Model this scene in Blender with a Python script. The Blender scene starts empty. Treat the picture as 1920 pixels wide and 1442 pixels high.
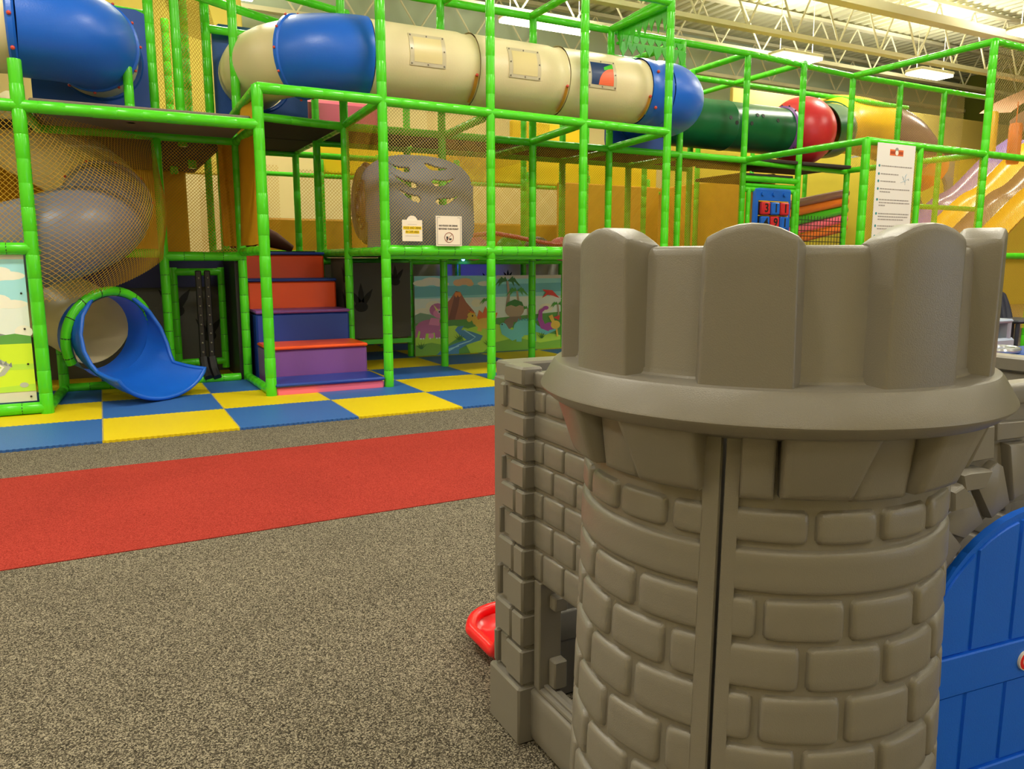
import bpy, math, random
from mathutils import Vector, Matrix
random.seed(7)
PI = math.pi
R = math.radians
scn = bpy.context.scene
col = scn.collection

# ---------------------------------------------------------------- camera, light, exposure
cam_d = bpy.data.cameras.new('camera')
cam = bpy.data.objects.new('camera', cam_d); col.objects.link(cam)
cam.location = (0, 0, 1.31)
cam.rotation_euler = (R(81.0), 0, R(-27.8))
cam_d.sensor_width = 36; cam_d.lens = 36*1450/1920; cam_d.clip_end = 200; cam_d.clip_start = .05
scn.camera = cam
scn.view_settings.view_transform = 'Standard'
scn.view_settings.look = 'None'
scn.view_settings.gamma = 1
scn.view_settings.use_curve_mapping = False
scn.view_settings.exposure = 0.0
world = bpy.data.worlds.new('world'); scn.world = world; world.use_nodes = True
world.node_tree.nodes['Background'].inputs[0].default_value = (1, .93, .75, 1)
world.node_tree.nodes['Background'].inputs[1].default_value = .1
LAMP_COL = (1, .96, .84)
LAMP_W = 66.0      # downward
UP_W = 105.0        # uplight added on top of each fitting to brighten the ceiling
PANEL_GLOW = 9.0
LIGHT_Z = 6.0
LIGHTS = [(8.3, 14.3, 1), (14.7, 13.7, 2), (19.0, 13.3, 3), (17.6, 10.0, 4)]
for gx in (-6.0, -1.0, 4.0, 9.0, 14.0):
    for gy in (-3.5, 1.0, 4.9):
        LIGHTS.append((gx, gy, 0))
LIGHTS += [(-5.0, 11.0, 0), (1.5, 11.0, 0), (2.2, 15.2, 0), (8.3, 10.2, 0), (12.6, 9.4, 0)]

# ---------------------------------------------------------------- materials
def lin(c):
    if isinstance(c, str):
        c = [int(c[i:i+2], 16)/255 for i in (0, 2, 4)]
    return tuple((x/12.92 if x <= .04045 else ((x+.055)/1.055)**2.4) for x in c)

MATS = {}
def mat(name, c, rough=.5, bump=0, bscale=60, var=0, vscale=3, spec=.5, emit=0, trans=0, metal=0, coat=0, alpha=1):
    if name in MATS: return MATS[name]
    m = bpy.data.materials.new(name); m.use_nodes = True
    nt = m.node_tree; b = nt.nodes['Principled BSDF']
    c4 = (*lin(c), 1)
    b.inputs['Base Color'].default_value = c4
    b.inputs['Roughness'].default_value = rough
    b.inputs['Specular IOR Level'].default_value = spec
    b.inputs['Metallic'].default_value = metal
    b.inputs['Coat Weight'].default_value = coat
    b.inputs['Coat Roughness'].default_value = .15
    b.inputs['Transmission Weight'].default_value = trans
    b.inputs['Alpha'].default_value = alpha
    if emit:
        b.inputs['Emission Color'].default_value = c4
        b.inputs['Emission Strength'].default_value = emit
    tc = nt.nodes.new('ShaderNodeTexCoord')
    if var:
        n = nt.nodes.new('ShaderNodeTexNoise'); n.inputs['Scale'].default_value = vscale; n.inputs['Detail'].default_value = 4
        nt.links.new(tc.outputs['Object'], n.inputs['Vector'])
        mx = nt.nodes.new('ShaderNodeMix'); mx.data_type = 'RGBA'
        mx.inputs['A'].default_value = tuple(x*(1-var) for x in c4[:3])+(1,)
        mx.inputs['B'].default_value = tuple(min(1, x*(1+var)) for x in c4[:3])+(1,)
        nt.links.new(n.outputs['Fac'], mx.inputs['Factor'])
        nt.links.new(mx.outputs['Result'], b.inputs['Base Color'])
    if bump:
        n = nt.nodes.new('ShaderNodeTexNoise'); n.inputs['Scale'].default_value = bscale; n.inputs['Detail'].default_value = 3
        nt.links.new(tc.outputs['Object'], n.inputs['Vector'])
        bp = nt.nodes.new('ShaderNodeBump'); bp.inputs['Strength'].default_value = bump; bp.inputs['Distance'].default_value = .01
        nt.links.new(n.outputs['Fac'], bp.inputs['Height'])
        nt.links.new(bp.outputs['Normal'], b.inputs['Normal'])
    MATS[name] = m
    return m

def carpet_mat(name, dark, mid, light, scale=290):
    m = bpy.data.materials.new(name); m.use_nodes = True
    nt = m.node_tree; b = nt.nodes['Principled BSDF']
    b.inputs['Roughness'].default_value = .95; b.inputs['Specular IOR Level'].default_value = .1
    tc = nt.nodes.new('ShaderNodeTexCoord')
    vo = nt.nodes.new('ShaderNodeTexVoronoi'); vo.inputs['Scale'].default_value = scale
    nt.links.new(tc.outputs['Object'], vo.inputs['Vector'])
    n = nt.nodes.new('ShaderNodeSeparateColor'); nt.links.new(vo.outputs['Color'], n.inputs[0])
    nf = nt.nodes.new('ShaderNodeTexNoise'); nf.inputs['Scale'].default_value = scale*.35; nf.inputs['Detail'].default_value = 3
    nt.links.new(tc.outputs['Object'], nf.inputs['Vector'])
    cr = nt.nodes.new('ShaderNodeValToRGB')
    e = cr.color_ramp.elements
    e[0].position = .0; e[0].color = (*lin(dark), 1)
    e[1].position = 1.0; e[1].color = (*lin(light), 1)
    k = e.new(.5); k.color = (*lin(mid), 1)
    nt.links.new(n.outputs['Red'], cr.inputs['Fac'])
    n2 = nt.nodes.new('ShaderNodeTexNoise'); n2.inputs['Scale'].default_value = 1.7; n2.inputs['Detail'].default_value = 5
    nt.links.new(tc.outputs['Object'], n2.inputs['Vector'])
    hs = nt.nodes.new('ShaderNodeHueSaturation')
    mr = nt.nodes.new('ShaderNodeMapRange'); mr.inputs['To Min'].default_value = .84; mr.inputs['To Max'].default_value = 1.16
    nt.links.new(n2.outputs['Fac'], mr.inputs['Value']); nt.links.new(mr.outputs['Result'], hs.inputs['Value'])
    nt.links.new(cr.outputs['Color'], hs.inputs['Color'])
    nt.links.new(hs.outputs['Color'], b.inputs['Base Color'])
    bp = nt.nodes.new('ShaderNodeBump'); bp.inputs['Strength'].default_value = .5; bp.inputs['Distance'].default_value = .003
    nt.links.new(nf.outputs['Fac'], bp.inputs['Height']); nt.links.new(bp.outputs['Normal'], b.inputs['Normal'])
    return m

M = {
 'green': mat('green vinyl padding', '52d822', .26, .12, 14, spec=.5),
 'tie': mat('black cable tie', '17241a', .6),
 'blue': mat('blue rotomoulded plastic', '1a66d8', .33, .1, 90, .05, 2),
 'dblue': mat('dark blue plastic panel', '1c4fa8', .4, .1, 60),
 'beige': mat('beige rotomoulded plastic', 'e6d7ac', .36, .1, 80, .03, 2),
 'greytube': mat('grey rotomoulded plastic', '787f92', .33, .1, 80),
 'boulder': mat('slate grey moulded plastic', '666e82', .5, .4, 25, .1, 6),
 'dgreen': mat('dark green plastic', '0f6338', .3, .08, 70),
 'red': mat('red plastic', 'd22a34', .33, .06, 70),
 'yplastic': mat('yellow plastic', 'f5bd10', .3, .06, 70),
 'purple': mat('purple gloss plastic', '8a6fae', .2, .05, 60),
 'brown': mat('brown gloss plastic', '86635b', .22, .05, 60),
 'orange': mat('orange plastic', 'e87a22', .4),
 'net': mat('yellow netting cord', 'c99c1e', .8),
 'netpale': mat('pale netting cord', 'b49c5c', .8),
 'netblack': mat('black rope netting', '33332a', .8),
 'ysheet': mat('yellow orange vinyl mesh sheet', 'd99c0e', .55, .2, 120, .12, 5),
 'yellowband': mat('bright yellow vinyl padding', 'ffd500', .5, .1, 10),
 'deck': mat('grey brown underside carpet', '7d7167', .9, .3, 200, .1, 3),
 'deckdark': mat('dark charcoal deck carpet', '3b3330', .9, .3, 200, .1, 3),
 'castle': mat('warm grey moulded castle plastic', '7f7a72', .31, .12, 650, .05, 4),
 'door': mat('royal blue moulded door plastic', '0f66e6', .45, .1, 300, .04, 5, spec=.35),
 'slide': mat('red moulded slide plastic', 'e8141f', .25, .04, 60),
 'tileb': mat('blue foam floor tile', '3468b4', .5, .25, 120),
 'tiley': mat('yellow foam floor tile', 'e6cb00', .55, .25, 120),
 'wallc': mat('cream painted wall', 'ebdaa0', .7, .1, 20, .04, 1),
 'wallg': mat('grey green painted upper wall', 'b6c4ae', .7, .1, 20, .04, 1),
 'wallolive': mat('olive green painted wall', '8d9540', .7, .1, 20, .04, 1),
 'ceil': mat('off white metal roof deck', 'd8d6b6', .5, 0),
 'steel': mat('off white painted roof steel', 'dcd7b8', .5, 0),
 'pink': mat('pink foam vinyl', 'f76f8c', .4, .08, 20),
 'purplev': mat('purple foam vinyl', '824e9c', .4, .08, 20),
 'navyv': mat('navy blue foam vinyl', '1d3f9e', .38, .08, 20),
 'orangev': mat('orange foam vinyl', 'ff5a1e', .42, .1, 20),
 'rustv': mat('rust orange foam vinyl', 'ee4e1e', .42, .1, 20),
 'white': mat('white printed board', 'f1e6d3', .6),
 'sheetwhite': mat('white glossy banner', 'e6e2da', .5),
 'ink': mat('dark printed ink', '3a3434', .6),
 'inkgrey': mat('grey printed ink', '9a938c', .6),
 'teal': mat('teal printed ink', '2d8c8c', .6),
 'inkorange': mat('orange printed ink', 'dc6a30', .6),
 'inkred': mat('brown red printed ink', 'a05a48', .6),
 'inkyellow': mat('yellow highlighter ink', 'ffe012', .6),
 'black': mat('black plastic', '1c1a1c', .45),
 'bolt': mat('steel bolt', '8a8378', .35, metal=.7),
 'redbolt': mat('red plastic bolt cap', 'd2483a', .4),
 'window': mat('cream clear window sheet', 'dccb92', .35),
 'windowdark': mat('dark blue window sheet', '1d3a68', .25),
 'greywall': mat('grey wall with faint grain', '5c5a55', .75, .15, 60, .1, 2),
 'claw': mat('black claw print paint', '191717', .7),
 'navywall': mat('dark navy painted board', '1f2352', .6),
 'decor': mat('green plastic leaf cutout', '3ec01e', .35, .05, 20),
 'pinkcanopy': mat('pale pink fabric canopy', 'f0b79c', .8),
 'lightblue': mat('pale blue grey toy plastic', 'a9b7cf', .4),
 'charcoal': mat('charcoal blue plastic', '2d3040', .45),
 'boot': mat('brown red foam', '5c2a22', .6),
}
M['carpet'] = carpet_mat('speckled grey brown carpet', '231f19', '5b5448', 'a99f8b')
M['redcarpet'] = carpet_mat('red speckled carpet', '82261f', '9d342b', 'b5463c')

# ---------------------------------------------------------------- object helpers
WL = {}
def wloc(o): return WL.get(o.name, Vector((0, 0, 0))) if o else Vector((0, 0, 0))
def tag(o, label=None, cat=None, group=None, kind=None):
    if label: o['label'] = label
    if cat: o['category'] = cat
    if group: o['group'] = group
    if kind: o['kind'] = kind
    return o
def thing(name, label, cat, loc=(0, 0, 0), group=None):
    o = bpy.data.objects.new(name, None); col.objects.link(o)
    o.empty_display_size = .1
    o.location = loc; WL[o.name] = Vector(loc)
    return tag(o, label, cat, group)

class MB:
    def __init__(s): s.v = []; s.f = []; s.m = []; s.cur = 0
    def add(s, vs, fs):
        n = len(s.v); s.v += [tuple(v) for v in vs]
        for f in fs: s.f.append([i+n for i in f]); s.m.append(s.cur)
        return s
    def box(s, x0, x1, y0, y1, z0, z1, b=0):
        if x0 > x1: x0, x1 = x1, x0
        if y0 > y1: y0, y1 = y1, y0
        if z0 > z1: z0, z1 = z1, z0
        if not b:
            vs = [(x, y, z) for z in (z0, z1) for y in (y0, y1) for x in (x0, x1)]
            return s.add(vs, [(0, 2, 3, 1), (4, 5, 7, 6), (0, 1, 5, 4), (2, 6, 7, 3), (0, 4, 6, 2), (1, 3, 7, 5)])
        b = min(b, (x1-x0)*.45, (y1-y0)*.45, (z1-z0)*.45)
        X = (x0, x1); Y = (y0, y1); Z = (z0, z1); vs = []; idx = {}
        for i in (0, 1):
            for j in (0, 1):
                for k in (0, 1):
                    sx, sy, sz = (b if i == 0 else -b), (b if j == 0 else -b), (b if k == 0 else -b)
                    for a, p in enumerate(((X[i], Y[j]+sy, Z[k]+sz), (X[i]+sx, Y[j], Z[k]+sz), (X[i]+sx, Y[j]+sy, Z[k]))):
                        idx[i, j, k, a] = len(vs); vs.append(p)
        fs = []
        for i in (0, 1):
            q = [idx[i, j, k, 0] for j, k in ((0, 0), (1, 0), (1, 1), (0, 1))]; fs.append(q if i else q[::-1])
            q = [idx[j, i, k, 1] for j, k in ((0, 0), (1, 0), (1, 1), (0, 1))]; fs.append(q[::-1] if i else q)
            q = [idx[j, k, i, 2] for j, k in ((0, 0), (1, 0), (1, 1), (0, 1))]; fs.append(q if i else q[::-1])
        for i in (0, 1):
            for j in (0, 1):
                fs.append([idx[i, j, 0, 0], idx[i, j, 1, 0], idx[i, j, 1, 1], idx[i, j, 0, 1]])
                fs.append([idx[i, 0, j, 0], idx[i, 1, j, 0], idx[i, 1, j, 2], idx[i, 0, j, 2]])
                fs.append([idx[0, i, j, 1], idx[1, i, j, 1], idx[1, i, j, 2], idx[0, i, j, 2]])
                for k in (0, 1): fs.append([idx[i, j, k, 0], idx[i, j, k, 1], idx[i, j, k, 2]])
        return s.add(vs, fs)
    def grid(s, fn, us, vs, flip=False):
        nu, nv = len(us), len(vs)
        P = [fn(u, v) for v in vs for u in us]; fs = []
        for j in range(nv-1):
            for i in range(nu-1):
                q = [j*nu+i, j*nu+i+1, (j+1)*nu+i+1, (j+1)*nu+i]
                fs.append(q[::-1] if flip else q)
        return s.add(P, fs)
    def lathe(s, prof, c=(0, 0, 0), a0=0, a1=360, n=32, close=False):
        full = abs(a1-a0) >= 359.9
        k = n if full else n+1
        P = []
        for i in range(k):
            a = R(a0+(a1-a0)*i/n)
            for r, z in prof: P.append((c[0]+r*math.cos(a), c[1]+r*math.sin(a), c[2]+z))
        m = len(prof); fs = []
        for i in range(n):
            j = (i+1) % k
            for q in range(m if close else m-1):
                q2 = (q+1) % m
                fs.append([i*m+q, j*m+q, j*m+q2, i*m+q2])
        if not full and close:
            fs.append(list(range(m))); fs.append([(k-1)*m+q for q in range(m)][::-1])
        return s.add(P, fs)
    def tube(s, pts, r, n=10, caps=True, close=False):
        pts = [Vector(p) for p in pts]; rs = r if isinstance(r, (list, tuple)) else [r]*len(pts)
        t0 = (pts[1]-pts[0]).normalized()
        up = Vector((0, 0, 1)) if abs(t0.z) < .9 else Vector((1, 0, 0))
        nrm = t0.cross(up).normalized(); P = []; N = len(pts)
        for i, p in enumerate(pts):
            if close: t = (pts[(i+1) % N]-pts[i-1]).normalized()
            else: t = (pts[min(i+1, N-1)]-pts[max(i-1, 0)]).normalized()
            nrm = (nrm-t*nrm.dot(t)).normalized(); b = t.cross(nrm)
            for k in range(n):
                a = 2*PI*k/n
                P.append(p+(nrm*math.cos(a)+b*math.sin(a))*rs[i])
        fs = []
        for i in range(N if close else N-1):
            j = (i+1) % N
            for k in range(n):
                k2 = (k+1) % n
                fs.append([i*n+k, i*n+k2, j*n+k2, j*n+k])
        if caps and not close:
            fs.append(list(range(n))[::-1]); fs.append([(N-1)*n+k for k in range(n)])
        return s.add(P, fs)
    def prism(s, poly, fn, d0, d1):
        """extrude polygon poly [(u,v)] with fn(u,v,d)->xyz"""
        n = len(poly)
        P = [fn(u, v, d0) for u, v in poly]+[fn(u, v, d1) for u, v in poly]
        fs = [list(range(n))[::-1], [n+i for i in range(n)]]
        for i in range(n):
            j = (i+1) % n; fs.append([i, j, n+j, n+i])
        return s.add(P, fs)
    def sphere(s, c, r, n=12, m=8, sc=(1, 1, 1)):
        prof = []
        P = [(c[0], c[1], c[2]-r*sc[2])]
        for j in range(1, m):
            t = PI*j/m-PI/2
            for i in range(n):
                a = 2*PI*i/n
                P.append((c[0]+r*sc[0]*math.cos(t)*math.cos(a), c[1]+r*sc[1]*math.cos(t)*math.sin(a), c[2]+r*sc[2]*math.sin(t)))
        P.append((c[0], c[1], c[2]+r*sc[2])); fs = []
        for i in range(n):
            i2 = (i+1) % n
            fs.append([0, 1+i2, 1+i])
            for j in range(m-2):
                fs.append([1+j*n+i, 1+j*n+i2, 1+(j+1)*n+i2, 1+(j+1)*n+i])
            fs.append([1+(m-2)*n+i, 1+(m-2)*n+i2, len(P)-1])
        return s.add(P, fs)
    def build(s, name, material, parent=None, smooth=40, kind=None, mats=None):
        me = bpy.data.meshes.new(name)
        off = Vector((0, 0, 0)); p = parent
        off = wloc(parent)
        me.from_pydata([(v[0]-off.x, v[1]-off.y, v[2]-off.z) for v in s.v], [], s.f)
        if mats:
            for m_ in mats: me.materials.append(m_)
            me.polygons.foreach_set('material_index', s.m)
        else: me.materials.append(material)
        if smooth:
            me.shade_smooth(); me.set_sharp_from_angle(angle=R(smooth))
        me.update()
        o = bpy.data.objects.new(name, me); col.objects.link(o)
        if parent: o.parent = parent
        WL[o.name] = off.copy()
        if kind: o['kind'] = kind
        return o
def fixn(o):
    """make normals consistent"""
    import bmesh
    bm = bmesh.new(); bm.from_mesh(o.data); bmesh.ops.recalc_face_normals(bm, faces=bm.faces); bm.to_mesh(o.data); bm.free()
    return o

def inst(me, name, parent, loc, rot=None, label=None):
    o = bpy.data.objects.new(name, me); col.objects.link(o)
    off = wloc(parent); o.location = Vector(loc)-off
    if rot is not None:
        o.rotation_mode = 'QUATERNION'; o.rotation_quaternion = rot
    if parent: o.parent = parent
    WL[o.name] = Vector(loc)
    if label: o['label'] = label
    return o

# ---------------------------------------------------------------- setting
o = MB().box(-9, 27, -6, 17.6, -.1, 0).build('floor', M['carpet'], smooth=0, kind='structure')
tag(o, 'speckled grey brown low pile carpet floor')
def wall(name, x0, x1, y0, y1, z0, z1, m, label):
    return tag(MB().box(x0, x1, y0, y1, z0, z1).build(name, m, smooth=0, kind='structure'), label)
wall('wall_back', -9, 27, 17.5, 17.7, 0, 5.15, M['wallc'], 'cream painted lower back wall behind the play frame')
wall('wall_back_upper', -9, 27, 17.55, 17.7, 5.15, 7.6, M['wallg'], 'grey green upper back wall under the roof')
wall('wall_right', 26.6, 26.8, -6, 17.5, 0, 7.6, M['wallolive'], 'olive green right wall')
wall('wall_left', -9.2, -9, -6, 17.5, 0, 7.6, M['wallc'], 'cream left wall')
wall('wall_front', -9, 27, -6.2, -6, 0, 7.6, M['wallc'], 'cream wall behind the viewer')
b = MB()
x = -9
while x < 26.9:
    b.grid(lambda u, v: (u[0], v, u[1]), [(x, 7.5), (x+.09, 7.5), (x+.12, 7.56), (x+.27, 7.56), (x+.30, 7.5)], [-6, 17.6])
    x += .30
ce = b.build('ceiling', M['ceil'], smooth=0, kind='structure'); ce['label'] = 'off white corrugated metal roof deck'
tag(MB().box(-9, 27, -6, 17.6, 7.6, 7.7).build('ceiling_slab', M['ceil'], smooth=0, kind='structure'), 'roof above the metal deck')

# daylight window behind and to the right of the viewer, seen only as cool reflections
tag(MB().box(5.5, 12.5, -6.0, -5.94, .7, .78).box(5.5, 12.5, -6.0, -5.94, 2.9, 2.98).box(5.5, 5.58, -6.0, -5.94, .7, 2.98).box(12.42, 12.5, -6.0, -5.94, .7, 2.98).box(8.96, 9.04, -6.0, -5.94, .7, 2.98).build('window_1', M['steel'], smooth=0, kind='structure'), 'wide shop window behind the viewer')
wp = MB().box(5.58, 12.42, -5.99, -5.97, .78, 2.9).build('window_pane', mat('daylit window pane', 'c9dcff', .3, emit=2.6), bpy.data.objects['window_1'], 0)
# roof joists, running along X
def joist(y, z0, z1, x0, x1, label, step=1.35):
    t = thing('steel_joist', label, 'roof joist', (x0, y, z0), 'steel roof joists')
    MB().box(x0, x1, y-.09, y+.09, z0, z0+.09).build('bottom_chord', M['steel'], t, 0)
    MB().box(x0, x1, y-.09, y+.09, z1-.08, z1).build('top_chord', M['steel'], t, 0)
    L = math.hypot(step/2, z1-z0-.12)
    me = None
    k = 0; x = x0+.75
    while x < x1-.4:
        for sgn in (1, -1):
            p = Vector((x, y, z0+.06)); q = Vector((x+sgn*step/2, y, z1-.06)); d = q-p
            if me is None:
                r = .022
                wb = MB().tube([(0, 0, 0), (0, 0, d.length)], r, 6).build('web_bar', M['steel']); me = wb.data; bpy.data.objects.remove(wb)
            inst(me, 'web_bar', t, p, d.to_track_quat('Z', 'Y'))
        x += step
joist(12.6, 6.0, 7.45, -8.9, 26.5, 'deep roof joist nearest above the rear of the play frame')
joist(17.2, 6.35, 7.45, -8.9, 26.5, 'roof joist hard against the grey green back wall')
joist(9.2, 6.35, 7.45, -8.9, 26.5, 'roof joist above the middle of the play frame')
joist(14.9, 6.35, 7.45, -8.9, 26.5, 'roof joist between the deep joist and the back wall')
joist(6.2, 6.35, 7.45, -8.9, 26.5, 'roof joist above the tile edge')
duct = MB().box(4.0, 26, 11.0, 11.25, 6.25, 6.42).build('cable_tray', M['steel'], smooth=0)
tag(duct, 'long flat cable tray hung beneath the roof deck', 'cable tray')

# ceiling lights
POWER = {-3.5: .80, 1.0: .80, 4.9: 2.1}
def light(x, y, z, label, w=1.25, d=.42, k=0):
    t = thing('ceiling_light', label, 'light', (x, y, z), 'hanging ceiling lights')
    MB().box(x-w/2, x+w/2, y-d/2, y+d/2, z+.03, z+.1, .02).build('housing', M['steel'], t)
    g = mat('glowing lamp panel', 'fff6d8', .5, emit=PANEL_GLOW)
    MB().box(x-w/2+.02, x+w/2-.02, y-d/2+.02, y+d/2-.02, z-.03, z+.03, .015).build('diffuser', g, t)
    for sx in (-1, 1):
        MB().tube([(x+sx*w*.4, y, z+.1), (x+sx*w*.4, y, 7.48)], .008, 5).build('hanger', M['steel'], t)
    ld = bpy.data.lights.new('lamp', 'AREA'); ld.shape = 'RECTANGLE'; ld.size = w; ld.size_y = d
    ld.energy = LAMP_W*POWER.get(y, 1.15); ld.color = LAMP_COL
    lo = bpy.data.objects.new('lamp', ld); col.objects.link(lo); lo.parent = t; lo.location = (0, 0, -.05)
    MB().box(x-w/2+.1, x+w/2-.1, y-d/2+.08, y+d/2-.08, z+.1, z+.112).build('ceiling_fill_panel', g, t)  # added glowing slab facing the roof, not a known part of the fitting
    lu = bpy.data.lights.new('ceiling_fill', 'AREA'); lu.shape = 'RECTANGLE'; lu.size = w; lu.size_y = d
    lu.energy = UP_W if (y > 9 or k) else 14; lu.color = LAMP_COL  # added upward lamp, there only to lift the brightness of the ceiling
    lo = bpy.data.objects.new('ceiling_fill', lu); col.objects.link(lo); lo.parent = t; lo.location = (0, 0, .13); lo.rotation_euler = (PI, 0, 0)
LLAB = {1: 'long bright ceiling light seen behind the top rail above the beige tube', 2: 'bright ceiling light above the dark green tube',
        3: 'bright ceiling light left of the tall right corner post', 4: 'bright ceiling light at the right edge above the pink canopy',
        0: 'hanging rectangular ceiling light out of the picture'}
rown = {-3.5: 'behind the viewer', 1.0: 'over the toy castle row', 4.9: 'over the red carpet row', 11.0: 'over the rear left of the frame', 15.2: 'by the back wall', 10.2: 'over the middle of the frame', 9.4: 'over the wave slide'}
ordn = {-6.0: 'farthest left', -1.0: 'second from the left', 4.0: 'third from the left', 9.0: 'fourth from the left', 14.0: 'farthest right', -5.0: 'left one', 1.5: 'right one'}
for (x, y, k) in LIGHTS:
    if not k: LLAB[0] = 'rectangular hanging ceiling light '+rown[y]+((', '+ordn[x]) if x in ordn else '')
    light(x, y, LIGHT_Z, LLAB[k], w=2.0 if k == 1 else (1.3 if k else 1.25), d=.34 if k == 1 else .5, k=k)

# floor: red carpet stripe and foam tiles
tag(MB().box(-8.9, 16, 3.81, 5.5, 0, .004).build('carpet_strip', M['redcarpet'], smooth=0), 'wide red carpet stripe running across the grey floor', 'carpet')
mt = thing('foam_mat', 'blue and yellow interlocking foam tile floor under the play frame', 'mat', (0, 6.28, 0))
TX, TY = .96, .915
def tile_mesh(m, name='foam_tile'):
    # jigsaw edged slab
    pts = []
    def edge(a, b, n, amp):
        for i in range(n):
            t0, t1 = i/n, (i+.5)/n
            nx, ny = (b[1]-a[1]), -(b[0]-a[0]); l = math.hypot(nx, ny); nx /= l; ny /= l
            for t, s_ in ((t0, -1), (t1-.002, -1), (t1, 1), ((i+1)/n-.002, 1)):
                pts.append((a[0]+(b[0]-a[0])*t+nx*amp*s_, a[1]+(b[1]-a[1])*t+ny*amp*s_))
    g = .003; w, h = TX-g, TY-g
    edge((0, 0), (w, 0), 24, .006); edge((w, 0), (w, h), 24, .006); edge((w, h), (0, h), 24, .006); edge((0, h), (0, 0), 24, .006)
    b = MB(); b.prism(pts, lambda u, v, d: (u, v, d), 0, .018)
    o = b.build(name, m, smooth=0); me = o.data; bpy.data.objects.remove(o); return me
tb = tile_mesh(M['tileb']); ty = tile_mesh(M['tiley'])
for j in range(7):
    for i in range(-6, 9 if j else 9):
        c = (i+j) % 2
        me = ty if c == 0 else tb
        inst(me, 'foam_tile', mt, (-.07+i*TX, 6.28+j*TY, 0), None)

# ---------------------------------------------------------------- play frame pipes
PIPE = {}
def pipe_mesh(L, r, ties):
    key = (round(L, 2), r, ties)   # ties: length from the start along which black cable ties show
    if key in PIPE: return PIPE[key]
    n = max(1, round(L/.19)); seg = L/n
    rnd = random.Random(int(L*1000))
    pts = [(0, 0, 0)]; rs = [r*.96]; z = 0
    for i in range(n):
        w = r*(1+rnd.uniform(-.02, .03))
        pts += [(0, 0, i*seg+.005), (0, 0, i*seg+seg*.5), (0, 0, (i+1)*seg-.005)]; rs += [w, w*1.008, w]
        if i < n-1: pts.append((0, 0, (i+1)*seg)); rs.append(r*.972)
    pts.append((0, 0, L)); rs.append(r*.96)
    b = MB().tube(pts, rs, 12)
    b.cur = 1
    for i in range(1, n):
        if i*seg < ties: b.tube([(0, 0, i*seg-.003), (0, 0, i*seg+.003)], r*1.0, 10, caps=False)
    o = b.build('pipe', None, mats=[M['green'], M['tie']]); me = o.data; bpy.data.objects.remove(o)
    PIPE[key] = me; return me
frame = thing('play_frame', 'tall green padded pipe climbing frame with yellow netting', 'climbing frame', (2.6, 7.7, 0))
def pipe(name, a, b, r=.047, ties=1, parent=frame):
    a, b = Vector(a), Vector(b); d = b-a
    me = pipe_mesh(d.length, r, ties)
    return inst(me, name, parent, a, d.to_track_quat('Z', 'Y'))
def post(x, y, z0=0, z1=4.35, r=.047, ties=1): return pipe('post', (x, y, z0), (x, y, z1), r, 1.35 if (z0 < .5 and y > 7.75 and ties) else (.9 if z0 < .5 and x > 1.5 else 0))
def rail(a, b, r=.045, ties=0): return pipe('rail', a, b, r, 9 if ties else 0)
YF, Y1, Y2, Y3, Y4 = 7.7, 8.92, 10.12, 11.32, 12.52
Z1, Z2, Z3 = 1.43, 2.86, 4.33
# front plane posts
post(-.49, YF, 0, 2.93, .052)
post(1.40, YF, 0, 2.92, .052)
post(2.60, YF, 0, 4.6, .05)
post(3.80, YF, 0, 4.6, .048)
post(4.98, YF, 0, 4.6, .048)
post(6.18, YF, 0, 4.6, .048)
post(-2.3, YF, 0, 4.35, .052)
# first row behind
for x, z0, z1 in ((-.40, 0, 1.4), (.60, 0, 2.55), (1.38, 0, 2.86), (2.56, 0, 4.6), (3.75, 0, 4.33), (5.0, 0, 4.33), (6.18, 0, 4.33), (7.38, 0, 4.33), (-1.7, 0, 4.35)):
    post(x, Y1, z0, z1)
for x in (1.38, 2.54, 3.75, 6.18, 7.38, 8.6): post(x, Y2, 0, 4.33 if x > 2 else 2.86)
for x in (1.38, 2.54, 3.75, 5.0, 6.18, 7.38, 8.6, 9.8): post(x, Y3, 0, 2.86 if x < 6 else 4.33)
for x in (1.9, 3.2, 4.4, 5.6, 6.9, 8.2, 9.6, 11.0): post(x, Y4, 0, 2.9, .045)
# tall posts in the upper left
post(.62, 9.05, 2.55, 5.2); post(.86, 9.0, 2.5, 5.2); post(1.22, 9.55, 2.6, 5.2); post(1.42, 9.0, 2.86, 5.2)
post(1.15, 11.0, 2.5, 4.8, .05, 0); post(1.0, 11.8, 2.5, 4.5, .05, 0)
post(.36, 8.35, 2.6, 3.1, .042); post(-.28, 9.4, 2.6, 3.3)
# right hand section
post(8.66, 8.98, 0, 4.33); post(9.84, 9.0, 0, 4.33); post(11.2, 9.2, 0, 4.33)
post(8.66, 6.85, 0, 2.84, .052); post(11.2, 6.9, 0, 4.33, .052); post(9.74, 6.87, 0, 2.8)
post(12.4, 9.2, 0, 4.33); post(13.6, 9.2, 0, 4.33); post(12.75, 6.95, 0, 2.8); post(14.2, 6.95, 0, 4.33)
for x in (12.4, 14.0): post(x, 12.6, 0, 3.6)
# rails: front
rail((-2.3, YF, 2.57), (1.40, YF, 2.57), .05)
rail((1.40, YF, 2.90), (2.60, YF, 2.90), .05)
rail((2.60, YF, Z2+.03), (6.18, YF, Z2), .048)
rail((2.60, YF, Z1), (6.18, YF, Z1), .052, 1)
rail((2.60, YF+.10, Z1-.06), (6.18, YF+.10, Z1-.06), .03)
rail((-2.3, YF, 1.42), (-.49, YF, 1.42), .05, 1)
rail((-2.3, YF, .07), (-.49, YF, .07), .05, 1)
rail((6.18, YF, Z3), (2.60, YF, Z3+.5), .045)
rail((5.0, YF, Z3), (6.18, YF, Z3), .045)
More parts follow.
